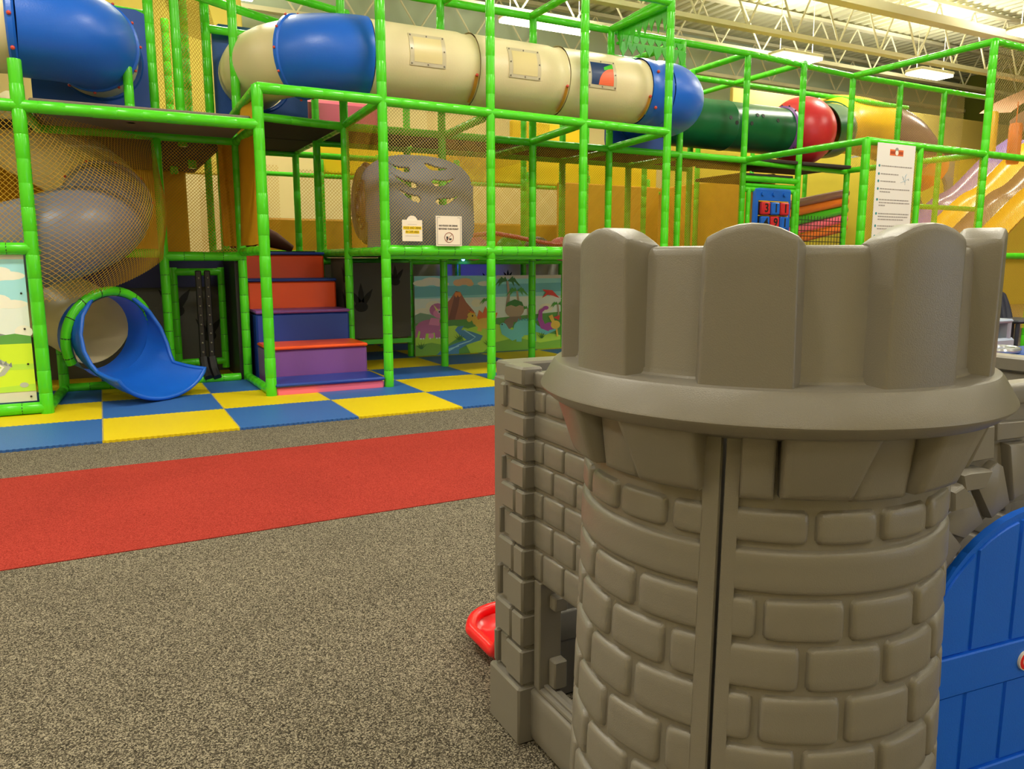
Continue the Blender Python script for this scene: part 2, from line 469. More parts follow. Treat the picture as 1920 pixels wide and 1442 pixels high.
# second plane
rail((-.40, Y1, 2.58), (1.38, Y1, 2.58)); rail((.60, Y1, 1.37), (1.38, Y1, 1.37), .047, 1); rail((-.40, Y1, 1.40), (.60, Y1, 1.40), .045)
rail((-.36, Y1, .05), (1.30, Y1, .05), .045, 1)
rail((1.38, Y1, Z2), (2.56, Y1, Z2-.04)); rail((2.56, Y1, Z2-.04), (8.66, Y1, Z2-.05)); rail((2.56, Y1, Z1), (6.18, Y1, Z1))
rail((1.9, Y1, Z3), (8.66, Y1+.05, Z3)); rail((8.66, 8.97, Z3), (11.2, 9.2, Z3)); rail((11.2, 9.2, Z3), (14.8, 9.2, Z3))
rail((7.38, Y1, 2.82), (8.66, 8.98, 2.82)); rail((8.66, 8.98, 2.80), (11.2, 9.2, 2.80))
rail((8.66, 8.98, 2.56), (9.84, 9.0, 2.56)); rail((8.66, 8.98, 2.32+.08), (9.84, 9.0, 2.32+.08), .04)
rail((8.66, 6.85, 2.82), (14.2, 6.95, 2.82), .048); rail((11.2, 6.9, Z3), (14.6, 6.95, Z3), .05); rail((11.2, 6.9, 1.40), (14.2, 6.95, 1.40), .045)
rail((12.4, 9.2, 2.3), (14.8, 9.2, 2.3)); rail((11.2, 9.2, 1.45), (14.8, 9.2, 1.45))
# depth rails
for x in (1.40, 2.60):
    rail((x, YF, 2.90), (x-.03, Y1, 2.84)); rail((x-.02, Y1, 2.84), (x-.05, Y3, 2.84))
    rail((x, YF+.05, 1.42), (x-.03, Y3, 1.42), .047)
rail((1.40, YF, 2.57), (1.38, Y1, 2.57)); rail((1.40, YF, .06), (1.38, Y1, .05), .045)
rail((-.49, YF, 2.57), (-.42, Y1, 2.57)); rail((-.49, YF, 1.4), (-.40, Y1, 1.40)); rail((-.49, YF, .05), (-.40, Y1, .05), .042, 1)
for x in (3.80, 4.98, 6.18):
    rail((x, YF, Z2), (x, Y1, Z2-.04)); rail((x, YF, Z3), (x, Y1, Z3)); rail((x, YF, Z1-.02), (x, Y2, Z1-.02), .042)
rail((6.18, YF, 4.4), (6.18, Y1, Z3))
for x in (7.38, 8.66, 9.84):
    rail((x, Y1+.05, Z3), (x, 10.5, Z3)); rail((x, 10.5, Z3), (x+.05, 13.0, Z3), .042)
rail((7.38, 10.5, Z3), (14.4, 10.5, Z3), .045); rail((9, 13.0, Z3), (16, 13.0, Z3), .042)
rail((8.66, 6.85, 2.82), (8.66, 8.98, 2.82)); rail((11.2, 6.9, Z3), (11.2, 9.2, Z3), .05); rail((11.2, 6.9, 2.82), (11.2, 9.2, 2.82), .045)
for x in (2.54, 3.75, 5.0, 6.18, 7.38): rail((x, Y2, 1.32), (x+1.2, Y2, 1.32), .042)
for x in (5.0, 6.18, 7.38): rail((x, Y1, 2.78), (x, Y2, 2.78), .04)
rail((2.54, Y2, 2.80), (8.6, Y2, 2.80), .042); rail((1.38, Y3, 2.80), (3.75, Y3, 2.80), .042); rail((1.9, Y4, 2.65), (11.0, Y4, 2.65), .035); rail((1.9, Y4, 1.45), (11, Y4, 1.45), .04)
rail((-1.7, Y1, 4.35), (1.42, 9.0, 4.35)); rail((.86, 9.0, 4.05), (2.4, 9.9, 4.05)); rail((1.0, 9.1, 4.3), (2.9, 9.8, 4.3)); rail((1.2, 9.55, 3.85), (2.9, 9.7, 3.85))
rail((-.4, 9.3, 3.88), (.62, 9.1, 3.78)); rail((-.4, 9.3, 4.05), (.86, 9.05, 4.05))
rail((2.56, Y1, Z3), (3.3, YF+.1, 4.6), .042)

# decks
def deck(name, x0, x1, y0, y1, z, m, label=None):
    o = MB().box(x0, x1, y0, y1, z-.02, z+.03, .01).build(name, m, frame)
    if label: o['label'] = label
    return o
deck('deck_board', -.42, 1.34, YF+.05, Y1-.05, 2.62, M['deck'], 'grey brown underside of short upper deck')
deck('deck_board', 1.43, 2.54, Y1+.04, Y2, 2.84, M['deckdark']); deck('deck_board', 1.43, 2.54, Y2+.05, Y3, 2.84, M['deckdark'])
deck('deck_board', 2.62, 3.74, Y1+.04, Y2, 2.84, M['deckdark'])
for x in (3.8, 5.03, 6.21, 7.42, 8.68, 9.9):
    deck('deck_board', x, x+1.12, Y1+.05, Y2-.04, 2.84, M['deckdark'])
    deck('deck_board', x, x+1.12, Y1+.05, Y2-.04, 1.40, M['deckdark'])
    deck('deck_board', x, x+1.12, Y2+.05, Y4-.04, 1.40, M['deckdark'])
for x in (2.64, 3.86, 5.03): deck('deck_board', x, x+1.1, YF+.07, Y1-.05, 1.40, M['deckdark'])
deck('deck_board', 2.62, 3.72, Y1+.05, Y4, 1.40, M['deckdark'])
deck('deck_board', 1.43, 2.50, 10.22, Y4, 1.42, M['deckdark'])
deck('deck_board', -1.7, 1.34, Y1+.05, Y4, 2.62, M['deckdark'])
deck('deck_board', 8.7, 9.8, 9.05, 10.1, 2.62, M['deckdark'])

# netting
def square_net(p, q, z0, z1, pitch, th):
    p, q = Vector(p), Vector(q); n = int((q-p).length/pitch); b = MB()
    for i in range(n+1):
        a = p.lerp(q, i/n); b.tube([(a.x, a.y, z0), (a.x, a.y, z1)], th, 4, caps=False)
    for k in range(int((z1-z0)/pitch)+1): b.tube([(p.x, p.y, z0+k*pitch), (q.x, q.y, z0+k*pitch)], th, 4, caps=False)
    return b.build('rope_net', M['netblack'], frame, kind='stuff')
def net(p00, p10, p01, p11=None, bulge=None, pitch=.034, th=.0024, m='net', seg=1, parent=frame):
    p00, p10, p01 = Vector(p00), Vector(p10), Vector(p01)
    p11 = Vector(p11) if p11 else p10+p01-p00
    W = (p10-p00).length; H = (p01-p00).length
    nrm = (p10-p00).cross(p01-p00).normalized()
    def S(x, y):
        u, v = x/W, y/H
        p = p00.lerp(p10, u).lerp(p01.lerp(p11, u), v)
        if bulge: p = p+bulge(u, v)
        return p
    b = MB()
    L = W+H; k = pitch*.5; t = k
    while t < L:
        for sgn in (0, 1):
            # line x+y=t  (or mirrored)
            xa, ya = (t, 0) if t <= W else (W, t-W)
            xb, yb = (0, t) if t <= H else (t-H, H)
            if sgn: xa, xb = W-xa, W-xb
            n = seg if seg == 1 else max(1, int(seg*math.hypot(xa-xb, ya-yb)/max(W, H)+.5))
            pts = [S(xa+(xb-xa)*i/n, ya+(yb-ya)*i/n) for i in range(n+1)]
            if (pts[0]-pts[-1]).length > .01: b.tube(pts, th, 3, caps=False)
        t += pitch
    return b.build('safety_net', M[m], parent, kind='stuff')
net((-2.3, YF, 1.46), (-.49, YF, 1.46), (-2.3, YF, 2.54), pitch=.045, th=.0023)
def bulge_left(u, v):
    a = math.sin(PI*min(1, max(0, u))**.85)**.7
    w = max(0, math.sin(PI*min(1, (v+.10)/1.08)))**.7
    return Vector((.36, -.38, 0))*a*w*(.25+.75*(1-abs(2*v-.75)**2*.55))+Vector((0, 0, -.06*(1-v)*a))
net((-.47, YF, .98), (.60, Y1, 1.36), (-.47, YF, 2.54), (.60, Y1, 2.55), bulge=bulge_left, pitch=.042, seg=26, th=.002)
net((.60, Y1, 1.40), (1.38, Y1, 1.40), (.60, Y1, 2.56), pitch=.034)
net((2.60, YF, 1.47), (3.80, YF, 1.47), (2.60, YF, 2.86), m='netpale', pitch=.034, th=.0023)
net((2.60, YF, 1.47), (2.56, Y1, 1.47), (2.60, YF, 2.86), pitch=.045, th=.0018)
net((3.75, Y1, 1.47), (5.0, Y1, 1.47), (3.75, Y1, 2.78), pitch=.034)
net((5.0, Y1, 1.47), (6.18, Y1, 1.47), (5.0, Y1, 2.78), pitch=.034)
net((6.18, Y1, 1.47), (7.38, Y1, 1.47), (6.18, Y1, 2.78), pitch=.034)
net((7.38, Y1, 1.47), (8.66, 8.98, 1.47), (7.38, Y1, 2.78), pitch=.036)
square_net((9.84, 9.0, 0), (11.2, 9.2, 0), 1.47, 2.05, .085, .006)
net((8.66, 6.85, 1.40), (11.2, 6.9, 1.40), (8.66, 6.85, 2.8), pitch=.036)
net((11.2, 6.9, 0.3), (14.2, 6.95, 0.3), (11.2, 6.9, 2.8), pitch=.036)
net((11.2, 9.2, 2.85), (14.2, 9.2, 2.85), (11.2, 9.2, 4.3), pitch=.045, th=.002, m='netpale')
net((8.66, 6.85, 0.1), (11.2, 6.9, 0.1), (8.66, 6.85, 1.38), pitch=.045)
net((11.2, 6.9, 2.85), (14.6, 6.95, 2.85), (11.2, 6.9, 4.3), pitch=.05, th=.002, m='netpale')
for x in (2.54, 3.75, 5.0, 6.18, 7.38):
    net((x, Y3, 1.47), (x+1.2, Y3, 1.47), (x, Y3, 2.6), pitch=.05, th=.0026)
net((1.38, Y3+1.2, 1.47), (2.54, Y3+1.2, 1.47), (1.38, Y3+1.2, 2.78), pitch=.05, th=.0024)
net((5.0, Y4, 2.9), (6.18, Y4, 2.9), (5.0, Y4, 4.1), pitch=.05, th=.0024)
net((.66, 9.1, 2.62), (1.22, 9.6, 2.62), (.66, 9.1, 4.9), pitch=.045, th=.0026)
net((.66, 9.1, 4.35), (1.22, 9.6, 4.35), (1.0, 10.4, 4.0), pitch=.045, th=.0026)
net((6.18, 10.5, 2.9), (6.18, 12.5, 2.9), (6.18, 10.5, 4.0), pitch=.05)
# yellow sheets
def sheet(name, p, q, z0, z1, m, parent=frame, wave=.02, n=14, label=None):
    p, q = Vector(p), Vector(q); d = q-p; nrm = Vector((-d.y, d.x, 0)).normalized()
    def fn(side):
        return lambda u, v: tuple(Vector((p.x, p.y, 0))+Vector((d.x, d.y, 0))*u+nrm*(wave*math.sin(u*9+v*3)+side*.004)+Vector((0, 0, z0+(z1-z0)*v)))
    us = [i/n for i in range(n+1)]; vs = [i/6 for i in range(7)]
    b = MB(); b.grid(fn(1), us, vs, True); b.grid(fn(-1), us, vs)
    o = b.build(name, M[m], parent)
    if label: o['label'] = label
    return o
sheet('mesh_sheet', (1.40, YF+.06), (1.38, Y1-.04), 1.48, 2.86, 'ysheet', label='orange yellow side sheet beside the steps')

sheet('mesh_sheet', (1.20, Y1+.03), (1.34, Y1+.03), 1.48, 2.55, 'ysheet')
# ---------------------------------------------------------------- backdrop inside and behind the frame
band = MB()
band.box(3.2, 9.9, 12.6, 12.72, 2.68, 3.28, .04)
tag(band.build('padded_band', M['yellowband']), 'long bright yellow padded band behind the beige tube bays', 'padding')
tag(MB().box(2.0, 9.8, 12.75, 12.85, 1.42, 2.0, .03).build('padded_wall', M['ysheet']), 'low mustard padded wall panel at the back of the middle deck', 'padding')
tag(MB().box(9.9, 10.0, 9.6, 12.6, 1.45, 2.75, .02).build('padded_wall', M['ysheet']), 'mustard padded side wall right of the middle deck', 'padding')
tag(MB().box(7.5, 9.8, 12.4, 12.48, 1.45, 2.75, .02).build('padded_wall', M['ysheet']), 'mustard padded wall behind the number panel bay', 'padding')
tag(MB().box(-1.6, 1.2, 12.4, 12.5, 1.4, 2.6, .02).build('padded_wall', M['ysheet']), 'mustard padded wall behind the grey spiral slide', 'padding')
tag(MB().box(11.5, 26, 14.2, 14.3, 0, 4.5, .02).build('partition', mat('lemon yellow painted partition', 'e3cf3f', .7, .1, 20)), 'tall lemon yellow partition behind the wave slide', 'partition')
tag(MB().box(0.2, 2.3, 13.6, 13.7, 2.7, 5.6, .02).build('partition', mat('yellow cream board', 'f0d862', .7, .1, 20)), 'pale yellow board seen through the upper left netting', 'partition')
tag(MB().box(6.9, 8.4, 13.1, 13.2, 2.95, 3.9, .02).build('padded_wall', M['yellowband']), 'upper yellow padded square right of the white wall', 'padding')

tag(MB().box(13.4, 26, 14.35, 14.45, 0, 5.35, .02).build('partition', mat('tan yellow painted partition', 'd9c467', .7, .1, 20)), 'tan yellow higher partition behind the brown slide section and right netting', 'partition')
# dark lower enclosure
dw = thing('den_wall', 'dark grey board wall with black claw prints right of the steps', 'board', (3.2, 9.9, 0))
MB().box(2.62, 3.66, 9.86, 9.92, .32, 1.30).build('board', M['greywall'], dw, 0)
dw2 = thing('den_wall', 'dark grey back boards with black claw prints above the mural', 'board', (5, 12.3, 0))
MB().box(2.3, 9.8, 12.3, 12.36, .02, 1.37).build('board', mat('light grey wall board', 'c4c0b6', .75, .15, 60, .1, 2), dw2, 0)
dw3 = thing('den_wall', 'dark navy and grey board wall behind the spiral slide exit', 'board', (0, 9.9, 0))
MB().box(-1.6, 1.3, 9.85, 9.9, .02, 1.02).build('board', M['greywall'], dw3, 0)
MB().box(-1.6, 1.3, 9.8, 9.9, 1.02, 1.4).build('upper_board', M['navywall'], dw3, 0)
dw4 = thing('den_wall', 'grey board with claw prints beside the top of the steps', 'board', (2.58, 10.2, 0))
MB().box(2.60, 2.64, 9.05, 9.86, .3, 1.36).build('board', M['greywall'], dw4, 0)
MB().box(1.30, 1.36, 8.95, 11, .02, 1.36).build('side_board', M['black'], dw3, 0)
MB().box(2.62, 3.66, 9.84, 9.9, .24, .30).build('base_rail', M['green'], dw, 0)
def claw(cx, cz, s, y, parent, ax=0):
    def f(u, v, d): return (cx+u*s, y-d, cz+v*s) if not ax else (y-d, cx+u*s, cz+v*s)
    b = MB()
    b.prism([(.5*math.cos(a)*.8, .5*math.sin(a)*.62-.3) for a in [i*PI/8 for i in range(16)]], f, 0, .004)
    for k, (a, l) in enumerate(((125, 1.0), (90, 1.15), (55, 1.0))):
        c, s_ = math.cos(R(a)), math.sin(R(a)); bx, bz = c*.25, -.15+s_*.1
        px, pz = -s_, c
        w = .17
        b.prism([(bx-px*w, bz-pz*w), (bx+c*l*.5-px*w*.9, bz+s_*l*.5-pz*w*.9), (bx+c*l, bz+s_*l), (bx+c*l*.5+px*w*.9, bz+s_*l*.5+pz*w*.9), (bx+px*w, bz+pz*w)], f, 0, .005)
    fixn(b.build('claw_print', M['claw'], parent, 0))
claw(2.98, .80, .22, 9.86, dw); claw(3.45, 1.1, .16, 9.86, dw)
claw(4.3, 1.22, .2, 12.3, dw2); claw(6.0, 1.02, .14, 12.3, dw2); claw(6.4, 1.05, .12, 12.3, dw2); claw(8.0, 1.1, .2, 12.3, dw2)
claw(.75, .82, .24, 9.85, dw3); claw(1.1, .5, .2, 9.85, dw3); claw(-.5, .95, .16, 9.85, dw3)
claw(9.25, 1.15, .14, 2.60, dw4, 1); claw(9.25, .85, .14, 2.60, dw4, 1)

# blue lamp under the deck
bl = thing('blue_lamp', 'small glowing blue lamp under the middle deck', 'light', (4.315, 9.6, 1.35))
MB().box(4.275, 4.355, 9.6, 9.68, 1.355, 1.39, .008).build('housing', M['black'], bl)
MB().sphere((4.315, 9.585, 1.347), .024, 10, 8).build('bulb', mat('glowing blue bulb', '5a80ff', .3, emit=9), bl)
ld = bpy.data.lights.new('blue_glow', 'SPOT'); ld.energy = 110; ld.color = (.02, .04, 1); ld.spot_size = R(26); ld.spot_blend = .9; ld.shadow_soft_size = .03
lo = bpy.data.objects.new('blue_glow', ld); col.objects.link(lo); lo.parent = bl; lo.location = (0, .05, -.10)
lo.rotation_euler = (Vector((5.70-4.315, 12.3-9.65, 1.17-1.25))).to_track_quat('-Z', 'Y').to_euler()

# ---------------------------------------------------------------- foam steps
STEPS = [(7.66, 8.18, 0, .13, 'pink', 'navyv', 'low pink foam step with navy top, bottom of the flight'),
         (8.18, 8.78, 0, .44, 'purplev', 'orangev', 'purple foam step with orange top, second from the floor'),
         (8.78, 9.25, 0, .78, 'navyv', 'purplev', 'navy foam step with plum top, middle of the flight'),
         (9.25, 9.72, 0, 1.12, 'orangev', 'navyv', 'bright orange foam step, fourth from the floor'),
         (9.72, 10.2, 0, 1.43, 'rustv', 'navyv', 'rust orange foam step at the top of the flight')]
for i, (y0, y1, z0, z1, m1, m2, lab) in enumerate(STEPS):
    t = thing('foam_step', lab, 'step', (2.0, y0, 0), 'foam steps')
    xl, xr = 1.47 + (.0 if i else -.03), 2.54 - .015*i
    MB().box(xl, xr, y0+.01, y1-.004, 0, z1-.035, .02).build('riser_block', M[m1], t)
    MB().box(xl-.005, xr+.005, y0-.012, y1-.004, z1-.034, z1, .012).build('tread', M[m2], t)

# climbing boulder shape at the top of the steps
bt = thing('foam_creature', 'dark brown red foam lump on the deck above the steps', 'soft toy', (2.0, 11.6, 1.45))
b = MB(); b.tube([(1.75, 11.7, 1.46), (1.85, 11.7, 1.62), (2.05, 11.65, 1.72), (2.25, 11.6, 1.62), (2.5, 11.6, 1.5)], [.13, .17, .15, .12, .05], 10)
b.build('body', M['boot'], bt)
MB().tube([(1.72, 11.65, 1.6), (1.66, 11.6, 1.8), (1.62, 11.6, 1.95)], [.1, .07, .03], 8).build('horn', M['boot'], bt)

# ---------------------------------------------------------------- crawl tubes
def circ(r, n, f): return [f(2*PI*i/n, r) for i in range(n)]
def arc(c, r, a0, a1, n, z=0):
    return [(c[0]+r*math.cos(R(a0+(a1-a0)*i/n)), c[1]+r*math.sin(R(a0+(a1-a0)*i/n)), c[2]) for i in range(n+1)]
def tubeshell(name, pts, r, m, parent, n=40, th=.012, flare=True):
    """hollow plastic tube with flanged ends"""
    N = len(pts)
    b = MB()
    pts = [Vector(p) for p in pts]
    b.tube(pts, r, n, caps=False)
    o1 = len(b.v)
    b.tube(pts, r-th, n, caps=False)
    for e in (0, (N-1)*n):
        for k in range(n):
            k2 = (k+1) % n; b.f.append([e+k, e+k2, o1+e+k2, o1+e+k]); b.m.append(0)
    o = b.build(name, m, parent)
    return o
def ring(c, d, r, w, t, m, parent, name='flange', n=40):
    c, d = Vector(c), Vector(d).normalized()
    b = MB().tube([c-d*w/2, c-d*w/4, c+d*w/4, c+d*w/2], [r, r+t, r+t, r], n, caps=False)
    return b.build(name, m, parent)
def bolts(c, d, r, n, m, parent, s=.014, a0=0):
    c, d = Vector(c), Vector(d).normalized(); up = Vector((0, 0, 1)); a = d.cross(up).normalized(); b_ = a.cross(d)
    me = None
    for k in range(n):
        t = a0+2*PI*k/n
        p = c+(a*math.cos(t)+b_*math.sin(t))*r
        if me is None:
            o = MB().sphere((0, 0, 0), s, 8, 6).build('bolt', m); me = o.data; bpy.data.objects.remove(o)
        inst(me, 'bolt', parent, p)
def smooth(P, k=6):
    P = [Vector(p) for p in P]; out = []
    for i in range(len(P)-1):
        p0, p1, p2, p3 = P[max(i-1, 0)], P[i], P[i+1], P[min(i+2, len(P)-1)]
        for j in range(k):
            t = j/k
            out.append(.5*((2*p1)+(p2-p0)*t+(2*p0-5*p1+4*p2-p3)*t*t+(3*p1-p0-3*p2+p3)*t**3))
    out.append(P[-1]); return out
RT = .385
def holed_panel(name, x0, x1, y, z0, z1, c, r, m, parent, th=.05):
    """square plastic panel with a round hole"""
    b = MB(); n = 40
    outer = []; inner = []
    for i in range(n):
        a = 2*PI*i/n; ca, sa = math.cos(a), math.sin(a)
        tx = ((x1-c[0]) if ca > 0 else (x0-c[0]))/ca if abs(ca) > 1e-6 else 1e9
        tz = ((z1-c[1]) if sa > 0 else (z0-c[1]))/sa if abs(sa) > 1e-6 else 1e9
        t = min(tx, tz); outer.append((c[0]+ca*t, c[1]+sa*t)); inner.append((c[0]+ca*r, c[1]+sa*r))
    P = []
    for yy in (y-th/2, y+th/2):
        P += [(u, yy, v) for u, v in outer]+[(u, yy, v) for u, v in inner]
    fs = []
    for i in range(n):
        j = (i+1) % n
        fs += [[i, j, n+j, n+i], [2*n+i, 3*n+i, 3*n+j, 2*n+j], [i, 2*n+i, 2*n+j, j], [n+i, n+j, 3*n+j, 3*n+i]]
    b.add(P, fs)
    o = fixn(b.build(name, m, parent, 30))
    # raised ring round the hole
    b = MB().tube([(c[0], y-th/2-.02, c[1]), (c[0], y-th/2, c[1])], [r+.03, r+.045], 40, caps=False)
    b.tube([(c[0], y-th/2-.02, c[1]), (c[0], y-th/2+.01, c[1])], [r+.03, r-.005], 40, caps=False)
    b.build('hole_rim', m, parent)
    return o
# centre tube
ct = thing('crawl_tube', 'long beige crawl tube with blue elbow ends across the top of the frame', 'crawl tube', (4.4, 8.3, 3.0))
ZC, YC = 3.42, 8.28
el = arc((2.62, YC+.80, ZC), .80, 270, 220, 12)
tubeshell('elbow', el, RT+.02, M['blue'], ct)['label'] = 'big blue left elbow'
tubeshell('tube_section', smooth([el[-1], (1.82, 8.86, ZC), (1.72, 9.25, ZC), (1.72, 9.68, ZC)]), RT-.01, M['beige'], ct)
dd = Vector(el[-1])-Vector(el[-2]); ring(el[-1], dd, RT+.015, .07, .02, M['blue'], ct); bolts(el[-1], dd, RT+.04, 12, M['redbolt'], ct)
holed_panel('end_panel', 1.30, 2.34, 9.7, 2.92, 3.95, (1.76, ZC), .36, M['dblue'], ct)
segs = [(2.62, 3.78), (3.78, 4.92), (4.92, 6.10)]
for k, (xa, xb) in enumerate(segs):
    pts = [(xa, YC, ZC), (xa+.02, YC, ZC), (xb-.16, YC, ZC), (xb-.10, YC, ZC), (xb-.02, YC, ZC), (xb, YC, ZC)]
    b = MB(); b.tube(pts, [RT+.012, RT, RT-.002, RT-.014, RT-.014, RT-.004], 48, caps=False); b.tube([(xa, YC, ZC), (xb, YC, ZC)], RT-.03, 48, caps=False)
    b.build('tube_section', M['beige'], ct)
    # window sheet with bolts: curved patch on the front
    xc = [3.18, 4.33, 5.36][k]; w, h0, h1 = .40, 3.32, 3.64
    def wf(u, v, off=0):
        a = math.asin(max(-1, min(1, (v-ZC)/RT))); rr_ = RT+off
        return (u, YC-rr_*math.cos(a), ZC+rr_*math.sin(a))
    b = MB(); vs = [h0+(h1-h0)*i/8 for i in range(9)]
    b.grid(lambda u, v: wf(u, v, .006), [xc-w/2, xc+w/2], vs)
    for e in (xc-w/2, xc+w/2): b.grid(lambda u, v: wf(e, v, u), [-.002, .006], vs)
    fr = b.build('window_frame', mat('clear grey window border', 'c9bd9c', .3), ct)
    b = MB(); b.grid(lambda u, v: wf(u, v, .008), [xc-w/2+.045, xc+w/2-.045], [h0+.035+(h1-h0-.07)*i/8 for i in range(9)])
    b.build('window_pane', M['windowdark'] if k == 2 else M['window'], fr)
    if k == 2:
        x1_ = xc+w/2-.046; zb = h0+.036
        b = MB(); b.grid(lambda u, v: wf(x1_-.21*(1-u), zb+(.19*math.sqrt(max(0, 1-(1-u)**2)))*v, .0095), [i/14 for i in range(15)], [i/6 for i in range(7)])
        b.build('orange_shape', mat('tangerine plastic', 'f0683a', .4), fr, 0)
        b = MB(); b.grid(lambda u, v: wf(x1_-.13*(1-u), zb+.165+.03*u+(.035+.02*u)*v, .009), [i/6 for i in range(7)], [0, .5, 1])
        b.build('green_shape', M['decor'], fr, 0)
    for (du, v) in ((-1, h0+.02), (0, h0+.02), (1, h0+.02), (-1, h1-.02), (0, h1-.02), (1, h1-.02), (-1, (h0+h1)/2), (1, (h0+h1)/2)):
        p = wf(xc+du*(w/2-.02), v, .01); MB().sphere(p, .009, 6, 4).build('bolt', M['bolt'], fr)
    # hanging strap at the joint
    b = MB(); aa = [R(-18-50*i/8) for i in range(9)]
    b.add([(xb-.04+s*.02, YC-(RT+.012)*math.cos(a), ZC+(RT+.012)*math.sin(a)) for s in (-1, 1) for a in aa], [[i, i+1, 9+i+1, 9+i] for i in range(8)])
    b.build('strap', mat('golden strap', 'c98a2a', .5), ct)
    MB().sphere((xb-.04, YC-(RT+.02)*math.cos(R(-18)), ZC+(RT+.02)*math.sin(R(-18))), .018, 8, 6).build('bolt', M['redbolt'], ct)
pts = [(6.10, YC, ZC), (6.16, YC, ZC), (6.24, YC, ZC), (6.30, YC, ZC), (6.42, YC, ZC)]
MB().tube(pts, [RT+.012, RT+.02, RT+.012, RT-.01, RT+.02], 48, caps=False).build('collar', M['blue'], ct)
for a in (-35, 25): MB().sphere((6.18, YC-(RT+.03)*math.cos(R(a)), ZC+(RT+.03)*math.sin(R(a))), .02, 8, 6).build('bolt', M['redbolt'], ct)
er = arc((6.42, YC+.62, ZC), .62, 270, 360, 14)
tubeshell('elbow', er, RT+.02, M['blue'], ct)['label'] = 'blue right end elbow'
tubeshell('tube_section', [er[-1], (7.04, 9.45, ZC)], RT, M['blue'], ct)
holed_panel('end_panel', 6.5, 7.58, 9.48, 2.90, 3.95, (7.04, ZC), .36, M['dblue'], ct)

# left tube
lt = thing('crawl_tube', 'blue and beige crawl tube in the upper left corner', 'crawl tube', (-.1, 8.5, 2.9))
ZL = 3.30
tubeshell('tube_section', [(.12, 9.02, ZL), (.11, 8.8, ZL), (.08, 8.52, ZL)], RT-.01, M['beige'], lt)
e2 = smooth([(.08, 8.53, ZL), (.01, 8.36, ZL), (-.16, 8.24, ZL), (-.50, 8.19, ZL)])
tubeshell('elbow', e2, RT+.02, M['blue'], lt)
J = ((.08, 8.52, ZL), (.25, .9, 0)); ring(*J, RT+.012, .06, .022, M['blue'], lt); bolts(*J, RT+.04, 12, M['redbolt'], lt)
tubeshell('tube_section', [e2[-1], (-1.0, 8.15, ZL-.02), (-1.8, 8.15, ZL-.03)], RT, M['beige'], lt)
ring(e2[-1], (1, 0, 0), RT+.012, .07, .022, M['blue'], lt); bolts(e2[-1], (1, 0, 0), RT+.04, 10, M['redbolt'], lt, .018)
holed_panel('end_panel', -.45, .60, 9.05, 2.72, 3.80, (.14, ZL), .36, M['dblue'], lt)

# left spiral slide
sp = thing('spiral_slide', 'grey and beige spiral tube slide bulging the left netting with a blue mouth', 'slide', (.2, 8.4, 0))
tubeshell('tube_section', smooth([(-.85, 9.7, 2.7), (-.35, 9.6, 2.42), (.02, 9.3, 2.12), (.12, 8.95, 1.92)]), .37, M['beige'], sp)
tubeshell('elbow', smooth([(.12, 8.95, 1.91), (.04, 8.56, 1.72), (-.25, 8.28, 1.56), (-.7, 8.28, 1.42), (-1.2, 8.5, 1.28)]), .40, M['greytube'], sp)
ring((.12, 8.95, 1.91), (-.2, -.9, -.4), .385, .06, .03, M['greytube'], sp); bolts((.12, 8.95, 1.91), (-.2, -.9, -.4), .42, 10, M['redbolt'], sp)
tubeshell('tube_section', smooth([(-1.25, 8.9, 1.2), (-.9, 9.25, 1.05), (-.45, 9.1, .88), (-.06, 8.62, .66)]), .37, M['beige'], sp)
# exit mouth: axis towards the viewer's right
mc = Vector((.03, 8.42, .60)); ax = Vector((.55, -.80, -.14)).normalized()
sx = ax.cross(Vector((0, 0, 1))).normalized(); sz = sx.cross(ax).normalized()
b = MB(); n = 40
b.tube([mc-ax*.22, mc, mc+ax*.05], [.37, .385, .40], n, caps=False)
b.build('mouth_collar', M['blue'], sp)
pr = [mc+ax*.02+(sx*math.cos(a)+sz*math.sin(a))*.445 for a in [R(-30+240*i/30) for i in range(31)]]
MB().tube(pr, .045, 10).build('padded_ring', M['green'], sp)
b = MB()
for i in range(1, 30, 3): b.tube([pr[i], pr[i]+(pr[i+1]-pr[i])*.14], .0465, 10, caps=False)
b.build('ring_ties', M['tie'], sp)
# scoop: from circle to open chute
def scoop(u, v, off=0):
    # u: -1..1 across, v: 0..1 along the chute; walls fall away soon after the mouth, then flare
    k = max(0, 1-v/.5)
    th = u*R(58+120*k**1.5+10*v)
    rad = .40+.10*v
    d2 = Vector((ax.x+.12*v, ax.y, 0)).normalized()
    q = mc+d2*(.04+.64*v)
    x = math.sin(th)*(rad+off)
    z = (1-math.cos(th))*(rad+off)*(1-.30*v)
    low = (mc.z-.40)*(1-v)**1.6+.05
    return Vector((q.x, q.y, low+z-off))+sx*x
us = [i/14-1 for i in range(29)]; vs = [i/12 for i in range(13)]
b = MB(); b.grid(lambda u, v: scoop(u, v), us, vs); b.grid(lambda u, v: scoop(u, v, .014), us, vs, True)
b.build('chute', M['blue'], sp, 60)
rim = [scoop(-1, v, .007) for v in vs]+[scoop(u, 1, .007) for u in us[1:-1]]+[scoop(1, v, .007) for v in vs[::-1]]
MB().tube(rim, .02, 10).build('chute_rim', M['blue'], sp)

